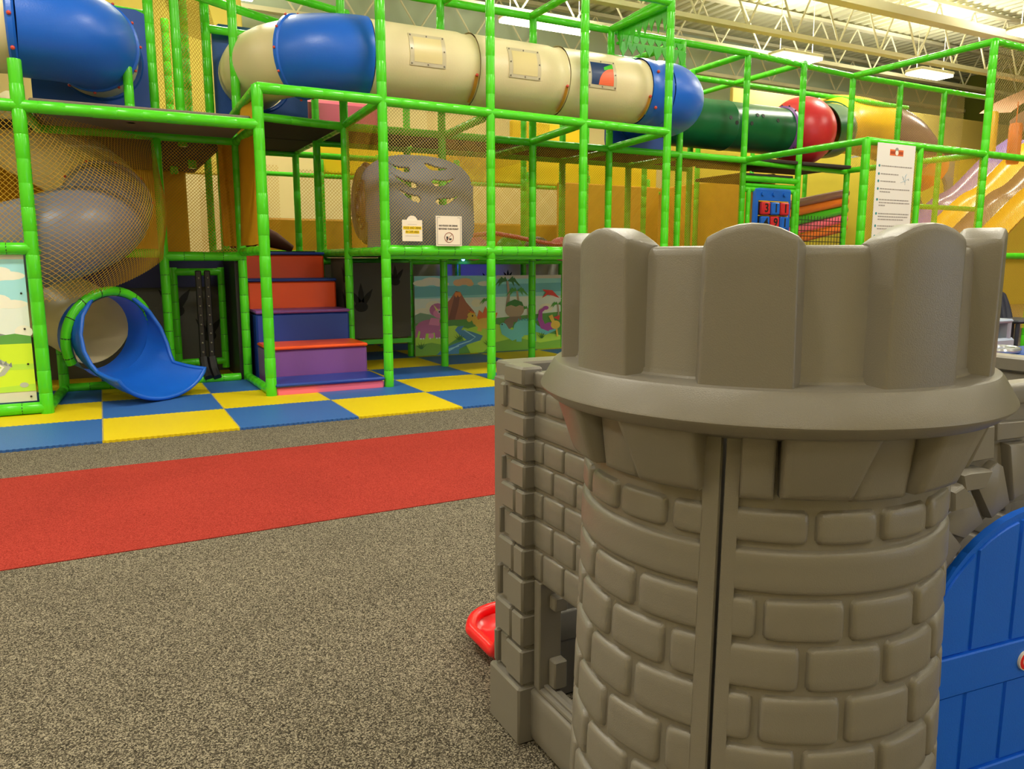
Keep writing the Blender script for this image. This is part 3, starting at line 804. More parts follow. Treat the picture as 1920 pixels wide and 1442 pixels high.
# ---------------------------------------------------------------- dark green tube, red ball, yellow elbow
gt = thing('crawl_tube', 'dark green crawl tube joining a red ball behind the right hand frame', 'crawl tube', (9, 9.8, 3.0))
YG, ZG = 9.75, 3.45
b = MB(); b.tube([(7.6, YG, ZG), (7.62, YG, ZG), (8.9, YG, ZG), (8.92, YG, ZG), (8.94, YG, ZG), (10.2, YG, ZG)], [.38, .375, .375, .385, .375, .375], 40)
b.build('tube_section', M['dgreen'], gt)
for (x, a) in ((8.75, 8), (8.87, -2), (9.02, -6), (9.18, 0), (9.32, 22), (9.44, 22), (9.75, 14)):
    c = Vector((x, YG-.376*math.cos(R(a)), ZG+.376*math.sin(R(a)))); d = Vector((0, -math.cos(R(a)), math.sin(R(a))))
    MB().tube([c-d*.004, c+d*.004], .032, 12).build('air_hole', M['black'], gt)
MB().tube([(10.16, YG, ZG), (10.18, YG, ZG), (10.24, YG, ZG), (10.26, YG, ZG)], [.38, .41, .41, .38], 40, caps=False).build('flange', M['purplev'], gt)
bolts((10.2, YG, ZG), (1, 0, 0), .415, 16, M['black'], gt, .016)
b = MB().sphere((10.72, YG+.05, 3.50), .57, 36, 24); rb = b.build('ball', M['red'], gt); rb['label'] = 'large red plastic ball'
tubeshell('elbow', smooth([(11.15, YG+.12, 3.55), (11.7, YG+.3, 3.62), (12.15, YG+.75, 3.75)]), .46, M['dgreen'], gt)
ring((12.15, YG+.75, 3.75), (.7, .7, .2), .47, .06, .03, M['dgreen'], gt)
yp = smooth([(12.1, YG+.72, 3.75), (12.7, YG+1.1, 3.93), (13.5, YG+1.2, 3.98), (14.1, YG+1.1, 3.90)])
MB().tube(yp, [.40, .46, .50, .53]+[.545]*(len(yp)-4), 32).build('elbow', M['yplastic'], gt)['label'] = 'yellow elbow'
tubeshell('tube_section', smooth([(14.1, YG+1.1, 3.92), (14.6, YG+1.0, 3.72), (15.0, YG+.95, 3.4)]), .54, M['brown'], gt)['label'] = 'dull brown section'
MB().tube(smooth([(15.0, YG+.95, 3.4), (15.4, YG+.9, 3.1)]), [.46]*7, 20).build('end_piece', M['orange'], gt)
hd = thing('slide_hood', 'grey lilac plastic hood with round openings at the top of the wave slide', 'hood', (16, 11.5, 3.2))
b = MB(); b.grid(lambda u, v: (15.2+2.6*u, 11.5+v*1.0, 3.5+.42*math.sin(PI*min(1, u*.8+.1))), [i/16 for i in range(17)], [0, 1]); b.build('roof', M['greytube'], hd)
holed_panel('front_panel', 16.3, 17.7, 11.6, 2.4, 3.75, (17.0, 2.9), .45, M['greytube'], hd)

# wave slide with three lanes
ws = thing('wave_slide', 'three lane wave slide in purple, yellow and brown seen through netting', 'slide', (14, 9, 0))
A = [(18.3, 9.75, 4.0), (17.2, 9.75, 3.45), (16.2, 9.75, 2.75), (15.6, 9.75, 2.50), (14.8, 9.75, 1.98), (13.7, 9.75, 1.25), (12.9, 9.75, 1.0), (11.9, 9.75, .35)]
lane = Vector((0, -1, 0))
for k, (m, lab) in enumerate((('purple', 'purple far lane'), ('yplastic', 'yellow middle lane'), ('brown', 'brown near lane'), ('yplastic', 'yellow outer lane'))):
    P = smooth([Vector(p)+lane*(.58*(k-1)) for p in A], 5)
    b = MB(); n = 10
    def lf(u, v):
        i = int(v); p = P[i]; s = abs(u)
        return p+lane*(u*.29)+Vector((0, 0, .16*s**4-.02))
    b.grid(lf, [i/5-1 for i in range(11)], list(range(len(P))))
    b.grid(lambda u, v: lf(u, v)-Vector((0, 0, .03)), [i/5-1 for i in range(11)], list(range(len(P))), True)
    o = b.build('lane', M[m], ws, 60); o['label'] = lab
# hanging bags
for (x, y, z, m, lab) in ((15.3, 9.35, 3.75, 'yplastic', 'yellow hanging punch bag behind the upper netting'), (16.2, 9.4, 3.62, 'orange', 'orange hanging punch bag at the right edge')):
    t = thing('punch_bag', lab, 'punch bag', (x, y, z), 'hanging punch bags')
    b = MB().lathe([(.0, -.40), (.10, -.39), (.12, -.33), (.12, .33), (.10, .39), (.0, .40)], (x, y, z), n=16); b.build('bag', M[m], t)
    MB().tube([(x, y, z+.4), (x, y, z+.8)], .012, 6).build('strap', M['orange'], t)
cn = thing('canopy', 'pale pink sloping fabric canopy above the right netting', 'canopy', (20, 12, 5))
b = MB(); b.grid(lambda u, v: (20.4+3.6*u, 12.0+.8*v, 5.0+1.3*u**.8+.1*v), [i/10 for i in range(11)], [0, .5, 1]); b.grid(lambda u, v: (20.4+3.6*u, 12.0, 4.6+(.2+1.3*u**.8)*v), [i/10 for i in range(11)], [0, 1]); b.build('fabric', M['pinkcanopy'], cn)

# coloured rollers behind the rope net
for k, (z, m, lab) in enumerate(((2.36, 'brown', 'dull brown padded roller, topmost of the slanting rollers'), (2.20, 'orange', 'orange padded roller behind the rope net, upper'), (2.03, 'decor', 'lime padded roller behind the rope net'), (1.86, 'pink', 'pink padded roller behind the rope net'), (1.68, 'orange', 'orange padded roller behind the rope net, lower'))):
    tag(MB().tube([(10.2, 10.6, z-.22), (13.4, 11.0, z+.32)], .085, 14).build('padded_roller', M[m]), lab, 'roller', 'padded rollers')

# boulder climbing panel
bo = thing('climbing_boulder', 'slate grey moulded panel with wavy slots behind the net', 'climbing panel', (3.3, 8.5, 1.45))
def bf(x, z, d=0):
    u = (x-3.30)/.72; v = (z-1.9)/.62
    e = max(0, 1-abs(u)**2.6)**.5
    e2 = max(0, 1-max(0, v)**3)**.5
    return (x, 8.62-.28*e*e2+.05*math.sin(6*z+x*2)*e+d, z)
def outline_x(z):
    if z > 2.2: w = .70*math.sqrt(max(0.02, 1-((z-2.2)/.32)**2)); return 3.28-w*.95, 3.24+w
    if z > 1.75: return 2.64, 3.98
    t = (1.75-z)/.3; return 2.66, 3.98-.14*t*t-.05*t
slots = [((2.90, 3.16, 2.42, 2.34), .05), ((3.34, 3.64, 2.41, 2.38), .05), ((2.93, 3.22, 2.29, 2.16), .055), ((3.40, 3.72, 2.21, 2.27), .06), ((2.95, 3.24, 2.14, 2.0), .06), ((3.42, 3.76, 1.99, 2.08), .065)]
b = MB(); NZ = 90; NX = 110
rows = [1.46+(2.515-1.46)*j/NZ for j in range(NZ+1)]
P = []; fs = []
for z in rows:
    a, c = outline_x(z)
    for i in range(NX+1): P.append(bf(a+(c-a)*i/NX, z))
def in_slot(x, z):
    for k, ((x0, x1, z0, z1), w) in enumerate(slots):
        if x0 < x < x1:
            t = (x-x0)/(x1-x0); zc = z0+(z1-z0)*t-.035*math.sin(PI*t)
            tt = t if k % 2 == 0 else 1-t
            hw = w*.62*min(1, tt*1.5)**.9*min(1, (1-tt)*9)**.5
            if abs(z-zc) < hw: return True
    return False
for j in range(NZ):
    for i in range(NX):
        q = [j*(NX+1)+i, j*(NX+1)+i+1, (j+1)*(NX+1)+i+1, (j+1)*(NX+1)+i]
        cx = sum(P[k][0] for k in q)/4; cz = sum(P[k][2] for k in q)/4
        if not in_slot(cx, cz): fs.append(q)
b.add(P, fs); o = b.build('panel', M['boulder'], bo, 60)
sm_ = o.modifiers.new('s', 'SOLIDIFY'); sm_.thickness = .03; sm_.offset = -1
tn = thing('tunnel_panel', 'brown grey moulded tunnel end with spiral ribs left of the boulder panel', 'climbing panel', (2.75, 8.95, 1.45))
b = MB()
for k, r in enumerate((.10, .17, .24, .31, .38)):
    b.tube([(2.72+.02*k, 8.95+r*math.cos(a)*.8, 1.98+r*1.15*math.sin(a)) for a in [2*PI*i/24 for i in range(24)]], .035, 8, close=True)
b.build('ribs', M['brown'], tn)
MB().tube([(2.74, 8.95, 1.98), (2.80, 8.95, 1.98)], .42, 30).build('disc', mat('taupe plastic', '8d7b78', .5), tn)

# soft obstacles on the middle deck
for i, (x, m, lab) in enumerate(((4.55, 'pink', 'small salmon foam hump on the middle deck, left'), (4.25, 'charcoal', 'dark foam hump on the middle deck, leftmost'), (5.1, 'decor', 'lime foam hump on the middle deck'), (5.55, 'charcoal', 'dark foam hump on the middle deck, right'), (5.95, 'pink', 'salmon foam hump on the middle deck, right'))):
    t = MB().sphere((x, 9.75, 1.50), .2, 16, 10, (1, .8, .85)); tag(t.build('foam_hump', M[m]), lab, 'foam obstacle', 'foam humps')
tag(MB().tube(smooth([(3.95, 9.4, 1.60), (4.6, 9.4, 1.68), (4.9, 9.4, 1.66), (5.6, 9.4, 1.56), (6.1, 9.4, 1.58)]), .03, 8).build('red_strap', M['red']), 'red strap strung above the foam humps', 'strap')
tag(MB().box(2.2, 3.5, 10.2, 10.3, 2.9, 3.35, .05).build('foam_roll', M['pink']), 'pink padded panel under the blue left elbow', 'padding')
# black hanging strap pair with studs
for i, x in enumerate((.93, 1.02)):
    t = thing('studded_strap', ('left' if i == 0 else 'right')+' black hanging strap with a row of pale studs', 'strap', (x, 9.0, 1.2), 'studded straps')
    b = MB(); b.box(x-.032, x+.032, 8.98, 9.01, .28, 1.22, .01); b.build('band', M['black'], t)
    for k in range(9): MB().sphere((x, 8.975, 1.14-k*.1), .012, 8, 5).build('stud', M['bolt'], t)
    MB().tube(smooth([(x, 9.0, .28), (x+.01, 8.95, .16), (x+.03, 8.86, .07)]), [.045]*13, 8).build('loose_end', M['black'], t)
# dark frame inside that bay
for x in (.72, 1.22): post(x, 9.45, .1, 1.25, .04)
rail((.72, 9.45, 1.2), (1.22, 9.45, 1.2), .04); rail((.72, 9.45, .18), (1.22, 9.45, .18), .04)

# ---------------------------------------------------------------- printed boards
def flat(name, polys, f, parent, mats, layer0=.002):
    b = MB(); ml = []
    for i, (pts, mn) in enumerate(polys):
        if mn not in ml: ml.append(mn)
        b.cur = ml.index(mn)
        d = layer0+i*.00012
        b.add([f(u, v, d) for u, v in pts], [list(range(len(pts)))])
    return b.build(name, None, parent, 0, mats=[mats[k] for k in ml])
def ell(cx, cy, rx, ry, n=14, a0=0, a1=360): return [(cx+rx*math.cos(R(a0+(a1-a0)*i/n)), cy+ry*math.sin(R(a0+(a1-a0)*i/n))) for i in range(n if a1-a0 == 360 else n+1)]
def stroke(pts, w0, w1=None):
    w1 = w0 if w1 is None else w1; L = []; Rr = []
    for i, p in enumerate(pts):
        a = pts[max(0, i-1)]; c = pts[min(len(pts)-1, i+1)]
        dx, dy = c[0]-a[0], c[1]-a[1]; l = math.hypot(dx, dy) or 1
        w = w0+(w1-w0)*i/(len(pts)-1)
        L.append((p[0]-dy/l*w, p[1]+dx/l*w)); Rr.append((p[0]+dy/l*w, p[1]-dx/l*w))
    return L+Rr[::-1]
def brt(c): return ''.join('%02x' % min(255, int(int(c[i:i+2], 16)*1.16+14)) for i in (0, 2, 4))
PM = {k: mat('print '+k, brt(c), .45) for k, c in dict(sky='7fc0c4', skylo='c6d8cc', skydk='5da3ae', cloud='f2dcc0', cloudo='e8a878', grass='9cc63a', grassd='6aa030', hill='6f8f74', bush='4c8a3a', volc='9a5c40', volcd='74412f', lava='ee7a2e', river='3f7cab', riverl='86bdd8',
      triA='a5588f', triB='c878a8', horn='e8c878', yel='e8b040', oran='e2672c', teal='5fb4b8', teald='3d8f9c', pur='9a3f9c', redp='cc3a34', palm='3f8a2c', palmd='2c6a24', rock='9a8670', rockd='6f6252', wht='f4f0e6', eye='1c1c1c', skyb='8cc4e4', grassl='b4d626', greyt='9aa09a', greyd='6c7478', cream='ecdcc4').items()}
def P_(*a): return a
# dinosaur mural (right)
mu = thing('dinosaur_mural', 'printed prehistoric landscape board with five small dinosaurs under the middle deck', 'mural', (4.9, 10.0, 0))
MX0, MX1, MZ0, MZ1, MY = 3.78, 6.12, .02, 1.12, 10.03
MB().box(MX0, MX1, MY, MY+.03, MZ0, MZ1).build('board', M['sheetwhite'], mu, 0)
W_, H_ = 1180., 680.
def mf(u, v, d): return (MX0+(MX1-MX0)*u/W_, MY-d, MZ1-(MZ1-MZ0)*v/H_)
pl = []
def add(pts, m): pl.append((pts, m))
add([(0, 0), (1180, 0), (1180, 680), (0, 680)], 'sky'); add([(0, 90), (1180, 70), (1180, 150), (0, 180)], 'skydk')
add([(0, 190), (1180, 190), (1180, 420), (0, 420)], 'skylo')
for c in ((60, 60, 70, 28), (130, 45, 80, 34), (200, 70, 60, 22), (540, 70, 60, 22), (140, 260, 60, 50), (60, 300, 60, 30), (470, 240, 40, 35), (1050, 300, 60, 40)): add(ell(*c), 'cloud')
for c in ((330, 60, 40, 30), (380, 50, 60, 30), (420, 70, 30, 22)): add(ell(*c), 'cloudo')
add([(0, 330), (40, 310), (120, 330), (200, 370), (300, 390), (0, 400)], 'hill'); add([(0, 400), (250, 370), (600, 380), (1180, 340), (1180, 680), (0, 680)], 'bush')
add([(230, 240), (260, 210), (310, 130), (345, 140), (390, 230), (450, 310), (480, 380), (200, 380)], 'volc')
add([(310, 130), (345, 140), (330, 260), (300, 380), (250, 380)], 'volcd'); add([(305, 140), (345, 140), (352, 170), (335, 185), (325, 165), (312, 190), (300, 165)], 'lava'); add([(420, 290), (470, 380), (390, 380)], 'volcd')
add([(0, 450), (300, 430), (400, 460), (350, 520), (240, 600), (150, 680), (0, 680)], 'grass'); add([(330, 480), (480, 440), (620, 430), (760, 470), (1180, 560), (1180, 680), (420, 680)], 'grass')
add([(0, 590), (120, 570), (230, 600), (150, 680), (0, 680)], 'grassd'); add([(600, 600), (800, 560), (1000, 620), (1180, 600), (1180, 680), (520, 680)], 'grassd')
add([(320, 440), (370, 435), (350, 470), (430, 490), (520, 530), (500, 570), (400, 600), (330, 640), (330, 680), (160, 680), (190, 640), (290, 590), (390, 560), (330, 510), (300, 470)], 'river')
add(stroke([(370, 470), (460, 540), (420, 570), (330, 600), (250, 650)], 5), 'riverl'); add(stroke([(200, 670), (260, 630), (330, 610)], 5), 'riverl')
# triceratops like
add(stroke([(60, 470), (50, 530)], 22), 'triA'); add(stroke([(120, 490), (115, 530)], 20), 'triB'); add(stroke([(165, 470), (170, 530)], 22), 'triA')
add(ell(105, 430, 95, 60, 18), 'triA'); add(stroke([(20, 420), (5, 520)], 16, 6), 'triA'); add(ell(170, 290, 62, 58, 16), 'triA'); add(ell(185, 320, 50, 42, 16), 'triB'); add(ell(222, 345, 28, 18), 'triB'); add(stroke([(150, 360), (140, 420)], 34, 40), 'triB')
add([(135, 240), (160, 300), (175, 290)], 'horn'); add([(222, 240), (215, 290), (232, 285)], 'horn'); add(ell(180, 305, 11, 15), 'wht'); add(ell(182, 306, 6, 10), 'eye')
for x in (40, 60, 110, 160, 180): add(ell(x, 532, 7, 8, 8), 'wht')
# spinosaur like
add([(470, 380), (490, 300), (520, 330), (540, 270), (565, 310), (600, 280), (600, 330), (640, 330), (620, 400)], 'oran'); add(ell(540, 420, 85, 48, 18), 'yel'); add(stroke([(500, 440), (490, 490)], 18), 'yel'); add(stroke([(570, 440), (580, 490)], 18), 'yel'); add(stroke([(470, 420), (445, 360)], 24), 'yel'); add(ell(430, 345, 32, 28), 'yel'); add(ell(412, 380, 20, 24), 'yel'); add(ell(438, 350, 6, 9), 'eye'); add([(400, 300), (430, 310), (470, 330), (430, 325)], 'oran')
# palms
def palm(x, y, s, m='palm'):
    add(stroke([(x, y), (x+10*s, y+90*s), (x, y+170*s)], 7*s, 10*s), 'rock')
    for a in (200, 235, 160, 130, 300, 330, 20, 350):
        c, sn = math.cos(R(a)), math.sin(R(a)); L = 90*s
        add([(x, y), (x+c*L*.5-sn*14*s, y-abs(sn)*L*.3-10*s), (x+c*L, y+L*.45), (x+c*L*.6, y+L*.08)], m)
palm(720, 50, 1.3, 'palmd'); palm(800, 140, 1.1); palm(560, 220, .8); palm(890, 300, .8); palm(1150, 270, .8)
# rock head island
add(ell(780, 310, 78, 70, 18), 'rock'); add([(705, 280), (720, 240), (780, 215), (840, 240), (855, 280), (820, 268), (790, 282), (750, 265)], 'palmd'); add([(740, 370), (830, 370), (860, 420), (700, 420)], 'rockd'); add(ell(730, 430, 40, 50), 'rockd')
# teal long dinosaur
add(stroke([(680, 440), (700, 500), (760, 540), (830, 500)], 26, 60), 'teal'); add(ell(870, 470, 100, 75, 20), 'teal'); add(stroke([(820, 520), (815, 600)], 22), 'teal'); add(stroke([(930, 520), (935, 605)], 28), 'teald'); add(stroke([(950, 480), (1050, 530), (1150, 500)], 32, 6), 'teal'); add(ell(682, 440, 22, 18), 'teal'); add(ell(675, 436, 6, 7), 'eye')
for k in range(7): add([(800+k*26, 415-12*math.sin(k)), (812+k*26, 385), (824+k*26, 412)], 'teald')
# purple long neck and bird like one
add(stroke([(1040, 300), (1000, 330), (995, 400), (1020, 470), (1080, 490)], 12, 30), 'pur'); add(ell(1045, 300, 24, 18), 'pur'); add(ell(1080, 470, 50, 36), 'pur')
add(ell(1130, 460, 42, 40), 'yel'); add(stroke([(1110, 430), (1085, 370)], 14, 18), 'yel'); add([(1110, 390), (1170, 370), (1160, 420)], 'redp'); add(stroke([(1140, 500), (1150, 570)], 8), 'yel')
# flying red one
add([(1010, 130), (1100, 140), (1170, 220), (1110, 190), (1060, 180), (1010, 210), (1045, 160)], 'redp'); add(stroke([(1080, 190), (1140, 210), (1180, 220)], 8, 3), 'wht')
for x, y in ((560, 600), (1010, 560), (40, 600), (330, 540)):
    for a in (60, 90, 120, 150, 30): add([(x-6, y+20), (x+6, y+20), (x+50*math.cos(R(a)), y-45*math.sin(R(a)))], 'palmd')
flat('print', pl, mf, mu, PM)
MB().box(MX0+1.25, MX1, MY-.006, MY, 1.07, 1.12).build('top_edge', M['sheetwhite'], mu, 0)
# left mural
mu2 = thing('landscape_mural', 'printed board of blue sky, clouds and bright green meadow at the left edge', 'mural', (-1.4, 7.72, 0))
MB().box(-2.2, -.56, 7.72, 7.74, .13, 1.37).build('board', M['sheetwhite'], mu2, 0)
def mf2(u, v, d): return (-2.2+1.64*u, 7.72-d, .13+1.24*v)
pl = []
add([(0, .07), (1, .07), (1, .97), (0, .97)], 'skyb'); add([(0, .45), (1, .45), (1, .68), (0, .68)], 'skylo')
for c in ((.93, .86, .07, .03), (.86, .85, .08, .025), (.89, .89, .05, .03), (.86, .69, .07, .05), (.93, .67, .07, .03), (.97, .48, .04, .045), (.2, .8, .15, .05), (.5, .7, .1, .04)): add(ell(*c), 'cream')
add([(0, .42), (.3, .46), (.8, .5), (.9, .46), (1, .44), (1, .4), (0, .4)], 'greyd'); add([(.7, .40), (.8, .43), (.87, .46), (.93, .47), (1, .45), (1, .38), (.6, .38)], 'bush')
add([(0, .07), (1, .07), (1, .40), (0, .40)], 'grassl'); add([(0, .24), (1, .22), (1, .26), (0, .28)], 'grass'); add([(.4, .07), (1, .12), (1, .07)], 'grass')
add(stroke([(.74, .30), (.84, .29), (.89, .25), (.86, .20), (.78, .16), (.70, .15)], .022, .008), 'greyt'); add(stroke([(.74, .285), (.83, .275), (.865, .245), (.84, .205)], .008, .005), 'cream')
for k in range(5): add([(.80+k*.022, .29-k*.009), (.815+k*.022, .32-k*.011), (.825+k*.02, .28-k*.01)], 'greyd')
add(ell(.95, .115, .02, .018), 'greyt')
flat('print', pl, mf2, mu2, PM)
for (x, z) in ((-.60, 1.05), (-.60, .75), (-.60, .45), (-.60, .17), (-.85, .16)): MB().sphere((x, 7.715, z), .009, 6, 4).build('screw', M['black'], mu2)

def text(body, size, mat_, parent, loc, name='lettering', width=None, bold=0):
    cu = bpy.data.curves.new('t', 'FONT'); cu.body = body; cu.size = size; cu.align_x = 'CENTER'; cu.align_y = 'CENTER'; cu.extrude = .0006; cu.offset = bold
    ob = bpy.data.objects.new('t', cu); col.objects.link(ob)
    dg = bpy.context.evaluated_depsgraph_get()
    me = bpy.data.meshes.new_from_object(ob.evaluated_get(dg))
    bpy.data.objects.remove(ob)
    xs = [v.co.x for v in me.vertices]
    k = (width/(max(xs)-min(xs))) if width else 1
    me.materials.clear(); me.materials.append(mat_)
    o = bpy.data.objects.new(name, me); col.objects.link(o)
    o.parent = parent; o.location = Vector(loc)-wloc(parent); o.rotation_euler = (PI/2, 0, 0); o.scale = (k, 1, 1)
    return o
# small sign 1
s1 = thing('paper_sign', 'small white sign with yellow highlighted lettering tied to the net', 'sign', (2.865, 7.63, 1.52), 'food rule signs')
MB().box(2.755, 2.975, 7.625, 7.63, 1.52, 1.735, .002).build('sheet', M['white'], s1)
MB().tube([(2.865, 7.631, 1.72), (2.865, 7.629, 1.72)], .06, 16).build('top_tab', M['white'], s1)
for z, w in ((1.655, .20), (1.615, .15)): MB().box(2.865-w/2, 2.865+w/2, 7.623, 7.6245, z-.016, z+.016).build('highlight', M['inkyellow'], s1, 0)
text('FOOD AND DRINK', .03, mat('olive ink', '8a7400', .6), s1, (2.865, 7.622, 1.655), width=.19, bold=.0008)
text('IN CAFE AREA', .03, MATS['olive ink'], s1, (2.865, 7.622, 1.615), width=.14, bold=.0008)
for z, w in ((1.69, .10), (1.575, .15)): MB().box(2.865-w/2, 2.865+w/2, 7.6235, 7.6245, z-.001, z+.001).build('rule_line', M['inkgrey'], s1, 0)
# small sign 2
s2 = thing('paper_sign', 'larger white sign with a crossed out food symbol beside the highlighted one', 'sign', (3.27, 7.63, 1.48), 'food rule signs')
MB().box(3.125, 3.42, 7.625, 7.63, 1.475, 1.785, .002).build('sheet', M['white'], s2)
b = MB()
for (x0, x1, z0, z1) in ((3.14, 3.143, 1.49, 1.77), (3.402, 3.405, 1.49, 1.77), (3.14, 3.405, 1.488, 1.491), (3.14, 3.175, 1.768, 1.771), (3.37, 3.405, 1.768, 1.771)): b.box(x0, x1, 7.6235, 7.6245, z0, z1)
b.build('border', M['ink'], s2, 0)
text('NO FOOD OR DRINK', .022, M['ink'], s2, (3.265, 7.623, 1.685), width=.215, bold=.0006)
text('BEYOND THIS POINT', .022, M['ink'], s2, (3.268, 7.623, 1.652), width=.225, bold=.0006)
b = MB(); b.tube([(3.272+.05*math.cos(a), 7.623, 1.565+.05*math.sin(a)) for a in [2*PI*i/32 for i in range(32)]], .003, 6, close=True)
b.tube([(3.272-.035, 7.623, 1.565-.035), (3.272+.035, 7.623, 1.565+.035)], .0025, 6); b.build('prohibition_ring', M['inkred'], s2)
b = MB(); b.prism([(3.240, 1.575), (3.263, 1.575), (3.259, 1.535), (3.245, 1.535)], lambda u, v, d: (u, 7.624-d, v), 0, .001); b.box(3.272, 3.30, 7.623, 7.624, 1.538, 1.556); b.build('food_symbol', M['ink'], s2, 0)

# rules sign
rs = thing('rules_sign', 'tall white rules board with orange logo tied on the right front bay', 'sign', (9.05, 6.78, 1.5))
RX0, RX1, RZ0, RZ1, RY = 8.78, 9.52, 1.46, 2.80, 6.775
MB().box(RX0, RX1, RY, RY+.006, RZ0, RZ1, .003).build('board', M['sheetwhite'], rs)
cx = (RX0+RX1)/2
MB().box(cx-.13, cx+.13, RY-.0015, RY, 2.655, 2.73).build('logo_block', M['inkorange'], rs, 0)
b = MB(); b.box(cx-.12, cx-.03, RY-.003, RY-.0015, 2.675, 2.71); b.box(cx+.04, cx+.12, RY-.003, RY-.0015, 2.675, 2.71); b.build('logo_lettering', mat('brick ink', 'a8441c', .6), rs, 0)
MB().tube([(cx, RY-.001, 2.725), (cx, RY-.003, 2.725)], .032, 14).build('logo_emblem', M['inkgrey'], rs)
MB().tube([(cx, RY-.003, 2.69), (cx, RY-.0045, 2.69)], .03, 14).build('logo_face', M['white'], rs)
rnd = random.Random(3)
items = [(2.52, [.60]), (2.42, [.34]), (2.33, [.30]), (2.235, [.58, .20]), (2.10, [.58, .60, .12]), (1.925, [.60, .58, .50]), (1.77, [.58, .50]), (1.64, [.55, .56, .52, .14]), (1.505, [.5])]
b = MB(); bt_ = MB()
for z, lines in items:
    bt_.tube([(RX0+.055, RY-.0005, z), (RX0+.055, RY-.002, z)], .017, 12)
    for k, w in enumerate(lines):
        x = RX0+.095; zz = z-.036*k
        while x < RX0+.095+w:
            L = rnd.uniform(.015, .05); b.box(x, min(x+L, RX0+.095+w), RY-.0015, RY, zz-.007, zz+.007); x += L+.008
b.build('text_lines', M['inkgrey'], rs, 0, kind='stuff'); bt_.build('bullets', M['teal'], rs, kind='stuff')
b = MB()
for k in range(6): b.tube([(RX0+.56+.07*math.cos(k), RY-.001, 2.38+.06*math.sin(k*1.7)), (RX0+.60+.05*math.cos(k*2.1), RY-.001, 2.36+.06*math.sin(k*.9))], .003, 5)
b.build('line_drawing', mat('pale blue ink', 'a9c0cc', .6), rs)

# number panel
npn = thing('number_panel', 'blue game panel with red and blue turning number blocks', 'game panel', (9.25, 8.9, 1.6))
MB().box(8.87, 9.66, 8.93, 9.0, 1.55, 2.43, .03).build('panel', M['blue'], npn)
MB().box(8.95, 9.57, 8.925, 8.93, 1.62, 2.24).build('recess', M['black'], npn, 0)
for k in range(3): MB().tube([(9.03+.23*k, 8.94, 2.34), (9.03+.23*k, 8.905, 2.34)], [.035, .03], 14).build('knob', M['blue'], npn)
digs = [['3', '1', '1'], ['4', '9', '1'], ['2', '6', '5']]
cl = [['red', 'blue', 'red'], ['blue', 'red', 'blue'], ['red', 'blue', 'red']]
for j in range(3):
    MB().tube([(8.95, 8.92, 2.12-.215*j+.108), (9.57, 8.92, 2.12-.215*j+.108)], .008, 6).build('axle', M['yplastic'], npn)
    for i in range(3):
        x = 9.06+.2*i; z = 2.12-.215*j
        q = MB().box(x-.09, x+.09, 8.86, 8.93, z-.095, z+.095, .018).build('number_block', M[cl[j][i]], npn)
        WL[q.name] = wloc(npn)
        text(digs[j][i], .18, M['black'], q, (x, 8.858, z), bold=.004)
# small posts round the panel
for x in (8.78, 9.75): pipe('post', (x, 8.97, 1.45), (x, 8.97, 2.40), .035, 0)
rail((8.72, 9.02, 2.47), (9.8, 9.02, 2.47), .03)

# leaf cutout valance
lv = thing('leaf_valance', 'green plastic valance cut into pointed leaves near the top rail', 'decoration', (6.8, 8.85, 4.1))
rnd = random.Random(5)
def leaf_row(f, n, L, z0, drop, parent):
    for k in range(n):
        a0, a1 = L*k/n, L*(k+1)/n; c = (a0+a1)/2+rnd.uniform(-.01, .01); d = drop*rnd.uniform(.75, 1.15)
        b = MB(); b.prism([(a0, z0), (a0+.01, z0-d*.35), (c-.02, z0-d*.7), (c, z0-d), (c+.02, z0-d*.7), (a1-.01, z0-d*.35), (a1, z0)], f, 0, .012)
        fixn(b.build('leaf', M['decor'], parent, 0))
leaf_row(lambda u, v, d: (6.22+u, 8.86-d, v), 9, 1.12, 4.27, .13, lv)
leaf_row(lambda u, v, d: (6.22+u, 8.80-d, v), 8, 1.12, 4.14, .16, lv)
leaf_row(lambda u, v, d: (6.22+d, 8.84-u, v), 8, 1.05, 4.30, .24, lv)
MB().box(6.22, 7.34, 8.79, 8.87, 4.13, 4.17, .01).build('back_strip', M['decor'], lv)
rail((6.18, 8.86, 3.97), (7.38, 8.86, 3.97), .035)

